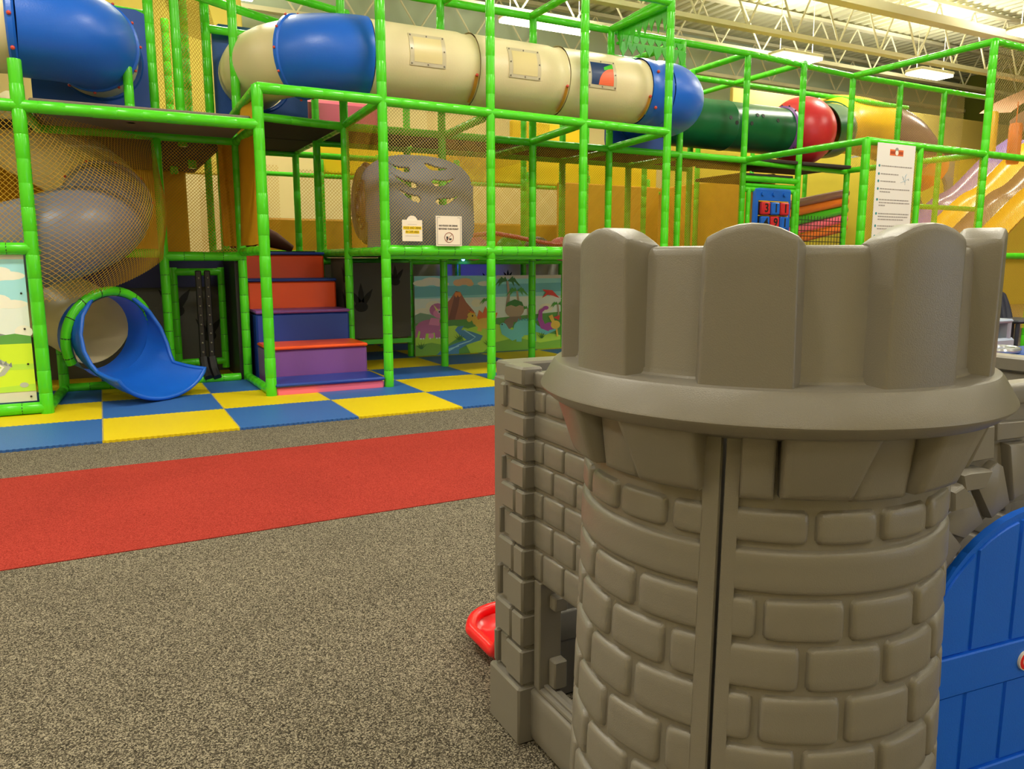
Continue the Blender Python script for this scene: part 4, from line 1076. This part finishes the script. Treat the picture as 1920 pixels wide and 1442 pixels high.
# ---------------------------------------------------------------- toy castle (foreground)
castle = thing('toy_castle', 'large grey moulded plastic toy castle with round brick tower', 'play castle', (.9527, .9281, 0))
TXc, TYc = .9527, .9281
CM = M['castle']
def rr(z): return .288+.032*(.95-z)
def tw(phi, z, h): r = rr(z)-.009+h; return (TXc+r*math.cos(R(phi)), TYc+r*math.sin(R(phi)), z)
def sdf_h(du0, du1, dv0, dv1, bw, rc, bl, br):
    # distance from rounded rect edge; bl/br False disable the bevel on that end
    a = du0 if bl else 1; b_ = du1 if br else 1
    x = min(a, b_); y = min(dv0, dv1)
    if x < rc and y < rc: d = rc-math.hypot(rc-x, rc-y)
    else: d = min(x, y)
    t = max(0, min(1, d/bw)); return math.sqrt(max(0, 1-(1-t)**2))
def brick(mp, u0, u1, v0, v1, h, parent, scale=1.0, bl=True, br=True, bw=.009, rc=.013, nu=4, nv=3, name='brick', flip=False, mt_=None):
    """mp(u,v,h); u in units whose metric length is scale*u"""
    w = (u1-u0)*scale; hh = v1-v0
    e = [0, .25, .55, 1]
    def samples(L, n, l=True, r=True):
        bb = min(bw, L*.4)
        s = ([bb*k for k in e] if l else [0])+[bb+(L-2*bb)*(i+1)/(n+1) for i in range(n)]+([L-bb*k for k in e[::-1]] if r else [L])
        return s
    S, T = samples(w, nu, bl, br), samples(hh, nv)
    b = MB()
    b.grid(lambda s, t: mp(u0+s/scale, v0+t, -.002+(h+.002)*sdf_h(s, w-s, t, hh-t, bw, rc, bl, br)), S, T, flip)
    return b.build(name, mt_ or CM, parent, 70)
# tower shell
b = MB()
prof = [(rr(z)-.009, z) for z in (0, .2, .4, .6, .8, 1.0, 1.09)]
b.lathe(prof, (TXc, TYc, 0), 216.35, 215.45+360, 96)
b.lathe([(r-.02, z) for r, z in prof], (TXc, TYc, 0), 216.35, 215.45+360, 60)
tower = b.build('tower', CM, castle, 60); tower['label'] = 'round brick pattern tower in two halves with a dark seam'
SC = .29*PI/180
def strip(p0, p1):
    b = MB(); n = 3
    zs = [0, .3, .6, .9, 1.08]
    P = []
    ang = [p0, p0+(p1-p0)*.08, (p0+p1)/2, p1-(p1-p0)*.08, p1]
    hs = [.004, .009, .009, .009, .009] if p0 > 216 else [.009, .009, .009, .009, .004]
    b.grid(lambda i, z: tw(ang[i], z, hs[i]), [0, 1, 2, 3, 4], zs)
    e = 0 if p0 > 216 else 4
    b.grid(lambda d, z: tw(ang[e], z, d), [-.02, hs[e]] if e == 0 else [hs[e], -.02], zs)
    b.build('seam_strip', CM, tower, 30)
strip(216.35, 220.4); strip(210.7, 215.5)
RO = [227.4, 250.9, 274.7, 298.5, 322]; RE = [239.3, 262.9, 286.6, 310, 334]
LO = [190.6, 168.3, 146, 124]; LE = [202, 179.8, 157.5, 135, 113]
ROWS = [(.9365, .9845, [239.9, 259.3, 278.9, 299, 319, 338], [200.8, 181.4, 162.6, 143, 123]),
        (.8665, .9295, [], []), (.8, .861, RO, LO), (.729, .7945, RE, LE), (.652, .7225, RO, LO), (.573, .645, RE, LE),
        (.488, .565, RO, LO), (.394, .480, RE, LE), (.294, .386, RO, LO), (.183, .286, RE, LE), (.01, .175, [], [])]
for z0, z1, rj, lj in ROWS:
    g = .8
    cuts = [220.35-g]+rj+[356]
    for i in range(len(cuts)-1):
        brick(tw, cuts[i]+g, cuts[i+1]-g, z0, z1, .0095 if i == 0 else .009, tower, SC, bl=(i > 0), nu=max(3, int((cuts[i+1]-cuts[i])/3)))
    cuts = [95]+lj[::-1]+[210.75+g]
    for i in range(len(cuts)-1):
        last = (i == len(cuts)-2)
        brick(tw, cuts[i]+g, cuts[i+1]-g, z0, z1, .0095 if last else .009, tower, SC, br=not last, nu=max(3, int((cuts[i+1]-cuts[i])/3)))
# corbels
def corbel(pb0, pb1, pt0, pt1, zb, zt, rb, rt, name='corbel'):
    b = MB(); rnd_ = .006
    def pt(u, v, k):
        a0 = pb0+(pt0-pb0)*v; a1 = pb1+(pt1-pb1)*v; a = a0+(a1-a0)*u
        r = rb+(rt-rb)*v+k; z = zb+(zt-zb)*v
        return (TXc+r*math.cos(R(a)), TYc+r*math.sin(R(a)), z)
    U = [0, .02, .06, .12, .35, .65, .88, .94, .98, 1]; V = [0, .02, .06, .13, .5, 1]
    KU = [-.05, -.007, -.0015, 0, 0, 0, 0, -.0015, -.007, -.05]; KV = [-.04, -.007, -.0015, 0, 0, 0]
    P = []
    for j, v in enumerate(V):
        for i, u in enumerate(U):
            k = min(KU[i], KV[j])
            P.append(pt(u, v, k))
    nu = len(U); fs = [[j*nu+i, j*nu+i+1, (j+1)*nu+i+1, (j+1)*nu+i] for j in range(len(V)-1) for i in range(nu-1)]
    b.add(P, fs); b.build(name, CM, tower, 50)
for c, hw in ((239.2, 9.0), (202.0, 9.0), (275.4, 9.2), (165.2, 9.0), (312, 9), (128.5, 9), (348.5, 9)):
    s = 1 if c > 216 else -1
    corbel(c-hw, c+hw, c-hw-(.3 if s > 0 else 4.2), c+hw+(4.2 if s > 0 else .3), 1.003, 1.102, .308, .340)
for (a, c, zb) in ((220.4, 229.4, .997), (248.6, 265.6, .997), (285.5, 302.5, .997), (322, 338.5, .997), (176.6, 191.5, 1.0), (138.5, 155.5, 1.0)):
    corbel(a, c, a, c, zb, 1.10, .296, .309, 'flat_corbel')
# rim and parapet
cap = MB().lathe([(.275, 1.075), (.325, 1.090), (.343, 1.0935), (.3475, 1.0965), (.3605, 1.1085), (.3622, 1.1118), (.3612, 1.1150), (.3415, 1.1490), (.338, 1.1525), (.334, 1.154), (.306, 1.157), (.303, 1.16), (.3015, 1.166)], (TXc, TYc, 0), n=128).build('tower_rim', CM, castle, 24)
cap['label'] = 'flared round rim under the battlements'
par = MB().lathe([(.306, 1.15), (.3005, 1.165), (.297, 1.318), (.295, 1.325), (.2915, 1.329), (.283, 1.331), (.273, 1.329), (.270, 1.32), (.270, 1.15)], (TXc, TYc, 0), 88, 354, n=120, close=True).build('parapet', CM, castle, 50)
par['label'] = 'ring of battlements with rounded merlons'
def merlon(c):
    U = [(-13.2, .2945), (-12.9, .2975), (-10.55, .3240), (-10.35, .3262), (-10.0, .3276), (-9.4, .328), (-6.3, .328), (-3.1, .328), (0, .328)]
    U = U+[(-a, r) for a, r in U[::-1][1:]]
    b = MB(); P = []; nz = 0
    for (a, r) in U:
        au = abs(a)
        zt = 1.3578-.016*min(1, au/10.2)**2
        if au > 10.2: zt = 1.3418-.009*((au-10.2)/3)**1.5
        colm = []
        for k, z in enumerate((1.148, 1.20, 1.26, 1.31, zt-.010, zt-.005, zt-.0015, zt, zt, zt-.0015, zt-.006, zt-.02, 1.25)):
            tp = 1-.07*(z-1.15)/.2
            rad = r if k < 5 else (r-.0015 if k == 5 else r-.004 if k == 6 else r-.009 if k == 7 else .279 if k == 8 else .274 if k == 9 else .270 if k == 10 else .2685)
            rad = max(rad, .2685)
            colm.append((rad, a*tp, z))
        nz = len(colm)
        for (rad, aa, z) in colm: P.append((TXc+rad*math.cos(R(c+aa)), TYc+rad*math.sin(R(c+aa)), z))
    fs = [[i*nz+j, (i+1)*nz+j, (i+1)*nz+j+1, i*nz+j+1] for i in range(len(U)-1) for j in range(nz-1)]
    fs.append([j for j in range(nz)]); fs.append([(len(U)-1)*nz+j for j in range(nz)][::-1])
    b.add(P, fs); b.build('merlon', CM, par, 30)
for k in range(-3, 4): merlon(221.1+k*40)
# left (west) wall
XW = .9705
ww = MB()
ww.box(XW, 1.02, 1.15, 1.72, 0, .165); ww.box(XW, 1.02, 1.15, 1.72, .470, 1.032, .004); ww.box(XW, 1.02, 1.15, 1.25, .165, .47)
wwo = ww.build('side_wall', CM, castle, 30); wwo['label'] = 'brick pattern side wall with a window hole'
def mw(u, v, h): return (XW-h, -u, v)   # u = -Y so that u grows towards the tower
WR = [(.930, .985, [1.652, 1.558, 1.46, 1.36, 1.27]), (.863, .922, []), (.796, .857, [1.66, 1.56, 1.46, 1.36]), (.726, .790, [1.61, 1.505, 1.40]), (.648, .718, [1.661, 1.558, 1.455, 1.35]), (.566, .641, [1.609, 1.504, 1.40]), (.478, .559, [1.661, 1.556, 1.45])]
for z0, z1, js in WR:
    cuts = [1.712]+js+[1.19]
    for i in range(len(cuts)-1): brick(mw, -cuts[i]+.003, -cuts[i+1]-.003, z0, z1, .008, wwo, 1, bw=.007, rc=.009, nu=2, nv=2)
brick(mw, -1.712, -1.19, .992, 1.034, .008, wwo, 1, bw=.007, rc=.006)
brick(mw, -1.712, -1.19, .012, .160, .014, wwo, 1, bw=.008, rc=.01)
MB().box(XW-.006, XW+.045, 1.20, 1.69, .160, .176, .004).build('sill', CM, wwo); MB().box(XW+.006, XW+.02, 1.22, 1.67, .176, .184, .002).build('sill_lip', CM, wwo)
MB().box(XW-.008, XW+.06, 1.668, 1.70, .17, .475, .003).build('jamb', CM, wwo)
MB().box(XW+.02, XW+.06, 1.635, 1.668, .40, .44, .004).build('latch_block', CM, wwo); MB().box(XW+.02, XW+.06, 1.635, 1.668, .18, .26, .004).build('latch_block', CM, wwo)
# corner pillar
pi_ = MB().box(.945, 1.0, 1.712, 1.90, 0, 1.0, .004).build('corner_pillar', CM, castle)
pi_['label'] = 'square corner pillar of stacked blocks'
PR = [(.996, 1.045, [], .006), (.925, .990, [1.795, 1.845], 0), (.860, .918, [], 0), (.795, .854, [1.75], 0), (.723, .789, [1.785, 1.825], 0), (.648, .717, [1.755], 0), (.566, .641, [1.79, 1.835], 0), (.480, .560, [1.762], 0), (.382, .473, [1.795, 1.842], 0), (.283, .374, [1.768], 0), (.174, .275, [1.80, 1.85], 0), (0, .167, [], .006)]
for k, (z0, z1, js, ex) in enumerate(PR):
    t = (1.0-z0)
    xw = .936-.012*t-ex; yn = 1.705; yf = 1.815+.07*t
    cuts = [yn]+js+[yf]
    for i in range(len(cuts)-1):
        a, c = cuts[i], cuts[i+1]
        dx = .010 if (len(js) == 2 and i == 1) else 0
        MB().box(xw+dx, .99 if i == 0 else 1.0, a+(.002 if i else 0), c-.002, z0, z1, .006).build('block', CM, pi_)
# back wall and east wall
bw_ = MB().box(1.0, 2.40, 1.86, 1.93, 0, .99, .006).box(.97, 2.42, 1.85, 1.94, .99, 1.038, .006).build('back_wall', CM, castle)
ew = MB().box(2.36, 2.42, .98, 1.86, 0, .99, .006).box(2.35, 2.43, .98, 1.86, .99, 1.035, .006).build('side_wall', CM, castle); ew['label'] = 'far side wall of the castle'
def me_(u, v, h): return (2.36-h, u, v)
def mb_(u, v, h): return (u, 1.86-h, v)
for k, (z0, z1, _) in enumerate(WR[2:]+[(.39, .47, []), (.29, .38, []), (.18, .28, []), (.02, .165, [])]):
    off = .0 if k % 2 else .12
    y = 1.05+off
    while y+.22 < 1.86: brick(me_, y, y+.225, z0, z1, .008, ew, 1, nu=1, nv=1, flip=True); y += .24
    x = 1.08+off
    while x+.2 < 2.34: brick(mb_, x, x+.225, z0, z1, .008, bw_, 1, nu=1, nv=1); x += .24
# front (south) wall with arch
DC, DZ, DR = 1.90, .375, .372
YS = 1.012
b = MB(); n = 24
top = 1.03
arcp = [(DC-DR*math.cos(PI*i/n), DZ+DR*math.sin(PI*i/n)) for i in range(n+1)]
outl = [(1.12, 0)]+[(DC-DR, 0)]+arcp+[(DC+DR, 0), (2.42, 0), (2.42, top), (1.12, top)]
def sf(u, v, d): return (u, YS+.055-d, v)
# build as strips so that the concave outline fills cleanly
def quad(u0, v0, u1, v1, u2, v2, u3, v3):
    b.prism([(u0, v0), (u1, v1), (u2, v2), (u3, v3)], sf, 0, .055)
quad(1.12, 0, DC-DR, 0, DC-DR, top, 1.12, top); quad(DC+DR, 0, 2.42, 0, 2.42, top, DC+DR, top)
for i in range(n):
    (a0, c0), (a1, c1) = arcp[i], arcp[i+1]; quad(a0, c0, a1, c1, a1, top, a0, top)
sw = fixn(b.build('front_wall', CM, castle, 30)); sw['label'] = 'front wall with an arch of separate stones'
def ms(u, v, h): return (u, YS-h, v)
def stone(poly, h, name='stone', bev=.008):
    b = MB(); cx_ = sum(p[0] for p in poly)/len(poly); cz_ = sum(p[1] for p in poly)/len(poly)
    def ins(p, k):
        d = math.hypot(p[0]-cx_, p[1]-cz_); return (cx_+(p[0]-cx_)*(1-k/d), cz_+(p[1]-cz_)*(1-k/d))
    n_ = len(poly); P = []
    for k, hh in ((0, -.003), (.001, h*.6), (bev*.45, h*.9), (bev*1.2, h)): P += [ms(*ins(p, k), hh) for p in poly]
    fs = []
    for j in range(3):
        for i in range(n_): fs.append([j*n_+i, j*n_+(i+1) % n_, (j+1)*n_+(i+1) % n_, (j+1)*n_+i])
    fs.append([3*n_+i for i in range(n_)]); b.add(P, fs)
    fixn(b.build(name, CM, sw, 40))
# arch stones
POLYS = [([(1.689, .824), (1.766, .864), (1.790, .853), (1.832, .755), (1.765, .728)], .022), ([(1.56, .74), (1.676, .816), (1.742, .724), (1.676, .694)], .018),
         ([(1.53, .71), (1.590, .748), (1.664, .682), (1.612, .636), (1.56, .62)], .022), ([(1.802, .901), (1.888, .897), (1.89, .770), (1.842, .758)], .022),
         ([(1.555, .96), (1.744, .95), (1.752, .872), (1.567, .876)], .022), ([(1.754, .954), (1.882, .948), (1.889, .908), (1.759, .911)], .018),
         ([(1.587, .863), (1.612, .867), (1.706, .858), (1.685, .818), (1.602, .82)], .050), ([(1.555, .832), (1.591, .845), (1.645, .799), (1.636, .784), (1.561, .784)], .055)]
for poly, h in POLYS:
    stone(poly, h)
    if h < .03:
        stone([(2*DC-x+.02, z) for x, z in poly][::-1], h)
for (z0, z1) in ((.76, .85), (.66, .75), (.56, .65), (.46, .55), (.36, .45), (.26, .35), (.16, .25), (.02, .15)):
    stone([(2.30, z0), (2.41, z0), (2.41, z1), (2.30, z1)], .014)
brick(lambda u, v, h: ms(u, v, h), 1.2, 2.41, .985, 1.035, .014, sw, 1)
# door
dr = MB()
A0 = R(-6); px_, py_ = DC-DR, YS-.002
def df(u, v, d):  # u measured from left hinge; swings slightly outwards
    return (px_+u*math.cos(A0)+d*math.sin(A0), py_+u*math.sin(A0)-d*math.cos(A0), v)
RD = DR+.004
def topz(u): 
    s = max(0, RD*RD-(u-DR)**2); return DZ+math.sqrt(s)
n = 28
us_ = [DR-RD*math.cos(PI*i/n) for i in range(n+1)]
for i in range(n):
    u0, u1 = us_[i], us_[i+1]
    dr.prism([(u0, .03), (u1, .03), (u1, topz(u1)), (u0, topz(u0))], df, -.0, .018)
door = fixn(dr.build('door', M['door'], castle, 60)); door['label'] = 'blue arched plank door'
edges = [.004, .030, .163, .296, .430, .562, .690, .725]
BZ0, BZ1 = .335, .432
def plank(u0, u1, v0, v1):
    g = .004; N_ = 8; top_ = v1 is None
    us2 = [u0+g+(u1-u0-2*g)*i/N_ for i in range(N_+1)]
    b = MB(); P = []; 
    rows_ = [(0, -.001), (.002, .004), (.006, .0055), (.5, .0055), (1-.006, .0055), (1-.002, .004), (1, -.001)]
    for (f_, h_) in rows_:
        for i, u in enumerate(us2):
            vt = (topz(u)-.018) if top_ else v1
            hh = h_ if 0 < i < N_ else -.001
            P.append(df(u, v0+(vt-v0)*f_, .018+hh))
    # sharpen plank ends
    for j in range(len(rows_)):
        for i, e_ in ((1, .003), (N_-1, -.003)):
            u = us2[0 if i == 1 else -1]+e_; vt = (topz(u)-.018) if top_ else v1
            P[j*(N_+1)+i] = df(u, v0+(vt-v0)*rows_[j][0], .018+rows_[j][1])
    fs = [[j*(N_+1)+i, j*(N_+1)+i+1, (j+1)*(N_+1)+i+1, (j+1)*(N_+1)+i] for j in range(len(rows_)-1) for i in range(N_)]
    b.add(P, fs); b.build('plank', M['door'], door, 30)
for i in range(len(edges)-1):
    if edges[i+1]-edges[i] < .04: continue
    plank(edges[i], edges[i+1], BZ1+.004, None)
    plank(edges[i], edges[i+1], .13, BZ0-.004)
def dbox(u0, u1, v0, v1, d0, d1, name, m, par_, bev=.003):
    b = MB(); P = []
    for (k, d) in ((0, d0), (0, d1-bev), (bev, d1)):
        P += [df(u0+k, v0+k, d), df(u1-k, v0+k, d), df(u1-k, v1-k, d), df(u0+k, v1-k, d)]
    fs = [[j*4+i, j*4+(i+1) % 4, (j+1)*4+(i+1) % 4, (j+1)*4+i] for j in range(2) for i in range(4)]+[[8, 9, 10, 11]]
    b.add(P, fs); return b.build(name, m, par_, 30)
dbox(.006, DR*2-.006, BZ0, BZ1, .016, .030, 'cross_band', M['door'], door); dbox(.006, DR*2-.006, .04, .125, .016, .030, 'cross_band', M['door'], door)
ec = (.346, .380)
def disc(r, d0, d1, m, name):
    b = MB(); b.prism([(ec[0]+r*math.cos(2*PI*i/28), ec[1]+r*math.sin(2*PI*i/28)) for i in range(28)], df, d0, d1); fixn(b.build(name, m, door, 30))
disc(.024, .028, .036, M['white'], 'emblem_edge'); disc(.0215, .036, .037, M['slide'], 'emblem'); disc(.013, .037, .038, M['white'], 'emblem_centre')
b = MB(); b.prism([(ec[0]-.008, ec[1]-.004), (ec[0]-.002, ec[1]-.006), (ec[0]+.004, ec[1]-.004), (ec[0]+.004, ec[1]+.004), (ec[0]-.002, ec[1]+.006), (ec[0]-.008, ec[1]+.004)], df, .038, .0386); fixn(b.build('emblem_mark', M['ink'], door, 0))
# red slide at the back
sl = MB()
def sp_(u, v):
    s = abs(u)
    yend = .48-.12*s**5
    y = 1.90+yend*v
    zc = .022+.50*(1-min(1, v/.55))**1.8
    wall_ = .045*s**4
    if v > .8: wall_ = max(wall_, .045*((v-.8)/.2)**1.6)
    return (1.285+.25*u, y, zc+wall_)
us_ = [-1, -.985, -.96, -.92, -.86, -.78, -.66, -.5, -.25, 0, .25, .5, .66, .78, .86, .92, .96, .985, 1]
sl.grid(sp_, us_, [i/24 for i in range(25)])
sl.grid(lambda u, v: (1.285+(sp_(u, v)[0]-1.285)*.93, sp_(u, v)[1]-.02*v, max(.006, sp_(u, v)[2]-.045)), us_, [i/24 for i in range(25)], True)
so = sl.build('slide', M['slide'], castle, 60); so['label'] = 'red slide with rolled lip behind the castle'
rimp = [Vector(sp_(-1, i/20)) for i in range(21)]+[Vector(sp_(u, 1)) for u in us_[1:-1]]+[Vector(sp_(1, i/20)) for i in range(20, -1, -1)]
MB().tube(rimp, .021, 12).build('rolled_edge', M['slide'], so)
b = MB()
b.grid(lambda u, v: (sp_(-1, v)[0]+.035*u, sp_(-1, v)[1]-.03*u*v, (sp_(-1, v)[2])*(1-u)+.004*u), [0, .5, 1], [i/20 for i in range(21)])
b.grid(lambda u, v: (sp_(1, v)[0]-.035*u, sp_(1, v)[1]-.03*u*v, (sp_(1, v)[2])*(1-u)+.004*u), [0, .5, 1], [i/20 for i in range(21)])
b.grid(lambda u, v: (sp_(u, 1)[0]-.035*u*v, sp_(u, 1)[1]-.03*v, sp_(u, 1)[2]*(1-v)+.004*v), us_, [0, .5, 1]); b.build('skirt', M['slide'], so)

# ---------------------------------------------------------------- toys at the far right
ch = thing('toddler_car', 'pale blue grey toddler car body with window opening at the right edge', 'toy car', (9.9, 5.9, 0))
b = MB()
b.box(9.5, 10.26, 5.7, 6.1, .12, .36, .03); b.box(9.62, 9.68, 5.72, 6.08, .34, .57, .015); b.box(10.12, 10.2, 5.72, 6.08, .34, .57, .015); b.box(9.6, 10.2, 5.7, 6.1, .55, .60, .02)
b.build('body', M['lightblue'], ch)
for x in (9.68, 10.08):
    MB().tube([(x, 5.66, .12), (x, 5.72, .12)], .12, 18).build('wheel', M['black'], ch)
hc = thing('moulded_chair', 'charcoal moulded plastic chair with ribbed back at the right edge', 'chair', (11.25, 6.3, 0))
b = MB(); b.grid(lambda u, v: (11.0+.5*u+.02*math.sin(v*3), 6.45+.12*v+.04*math.cos((u-.5)*3)-.01*(int(u*10) % 2), .52+.42*v*(1-.5*abs(u-.5)**2*4*.5)), [i/20 for i in range(21)], [i/8 for i in range(9)])
b.build('backrest', M['charcoal'], hc, 20); MB().box(10.95, 11.6, 6.05, 6.5, .48, .53, .02).build('seat', M['charcoal'], hc)
for (x, y) in ((11.0, 6.1), (11.5, 6.1), (11.0, 6.45), (11.5, 6.45)): MB().tube([(x, y, 0), (x, y, .49)], [.025, .03], 8).build('leg', M['charcoal'], hc)
bx = thing('toy_boat', 'low blue toy with a silver rim at the right edge', 'toy', (8.0, 4.6, 0))
MB().box(7.8, 9.1, 4.35, 4.95, .02, .40, .08).build('body', M['dblue'], bx); MB().tube([(8.05+.22*math.cos(a), 4.65+.18*math.sin(a), .43) for a in [2*PI*i/20 for i in range(20)]], .03, 8, close=True).build('silver_rim', mat('silver plastic', 'c8ccd4', .2, metal=.6), bx)
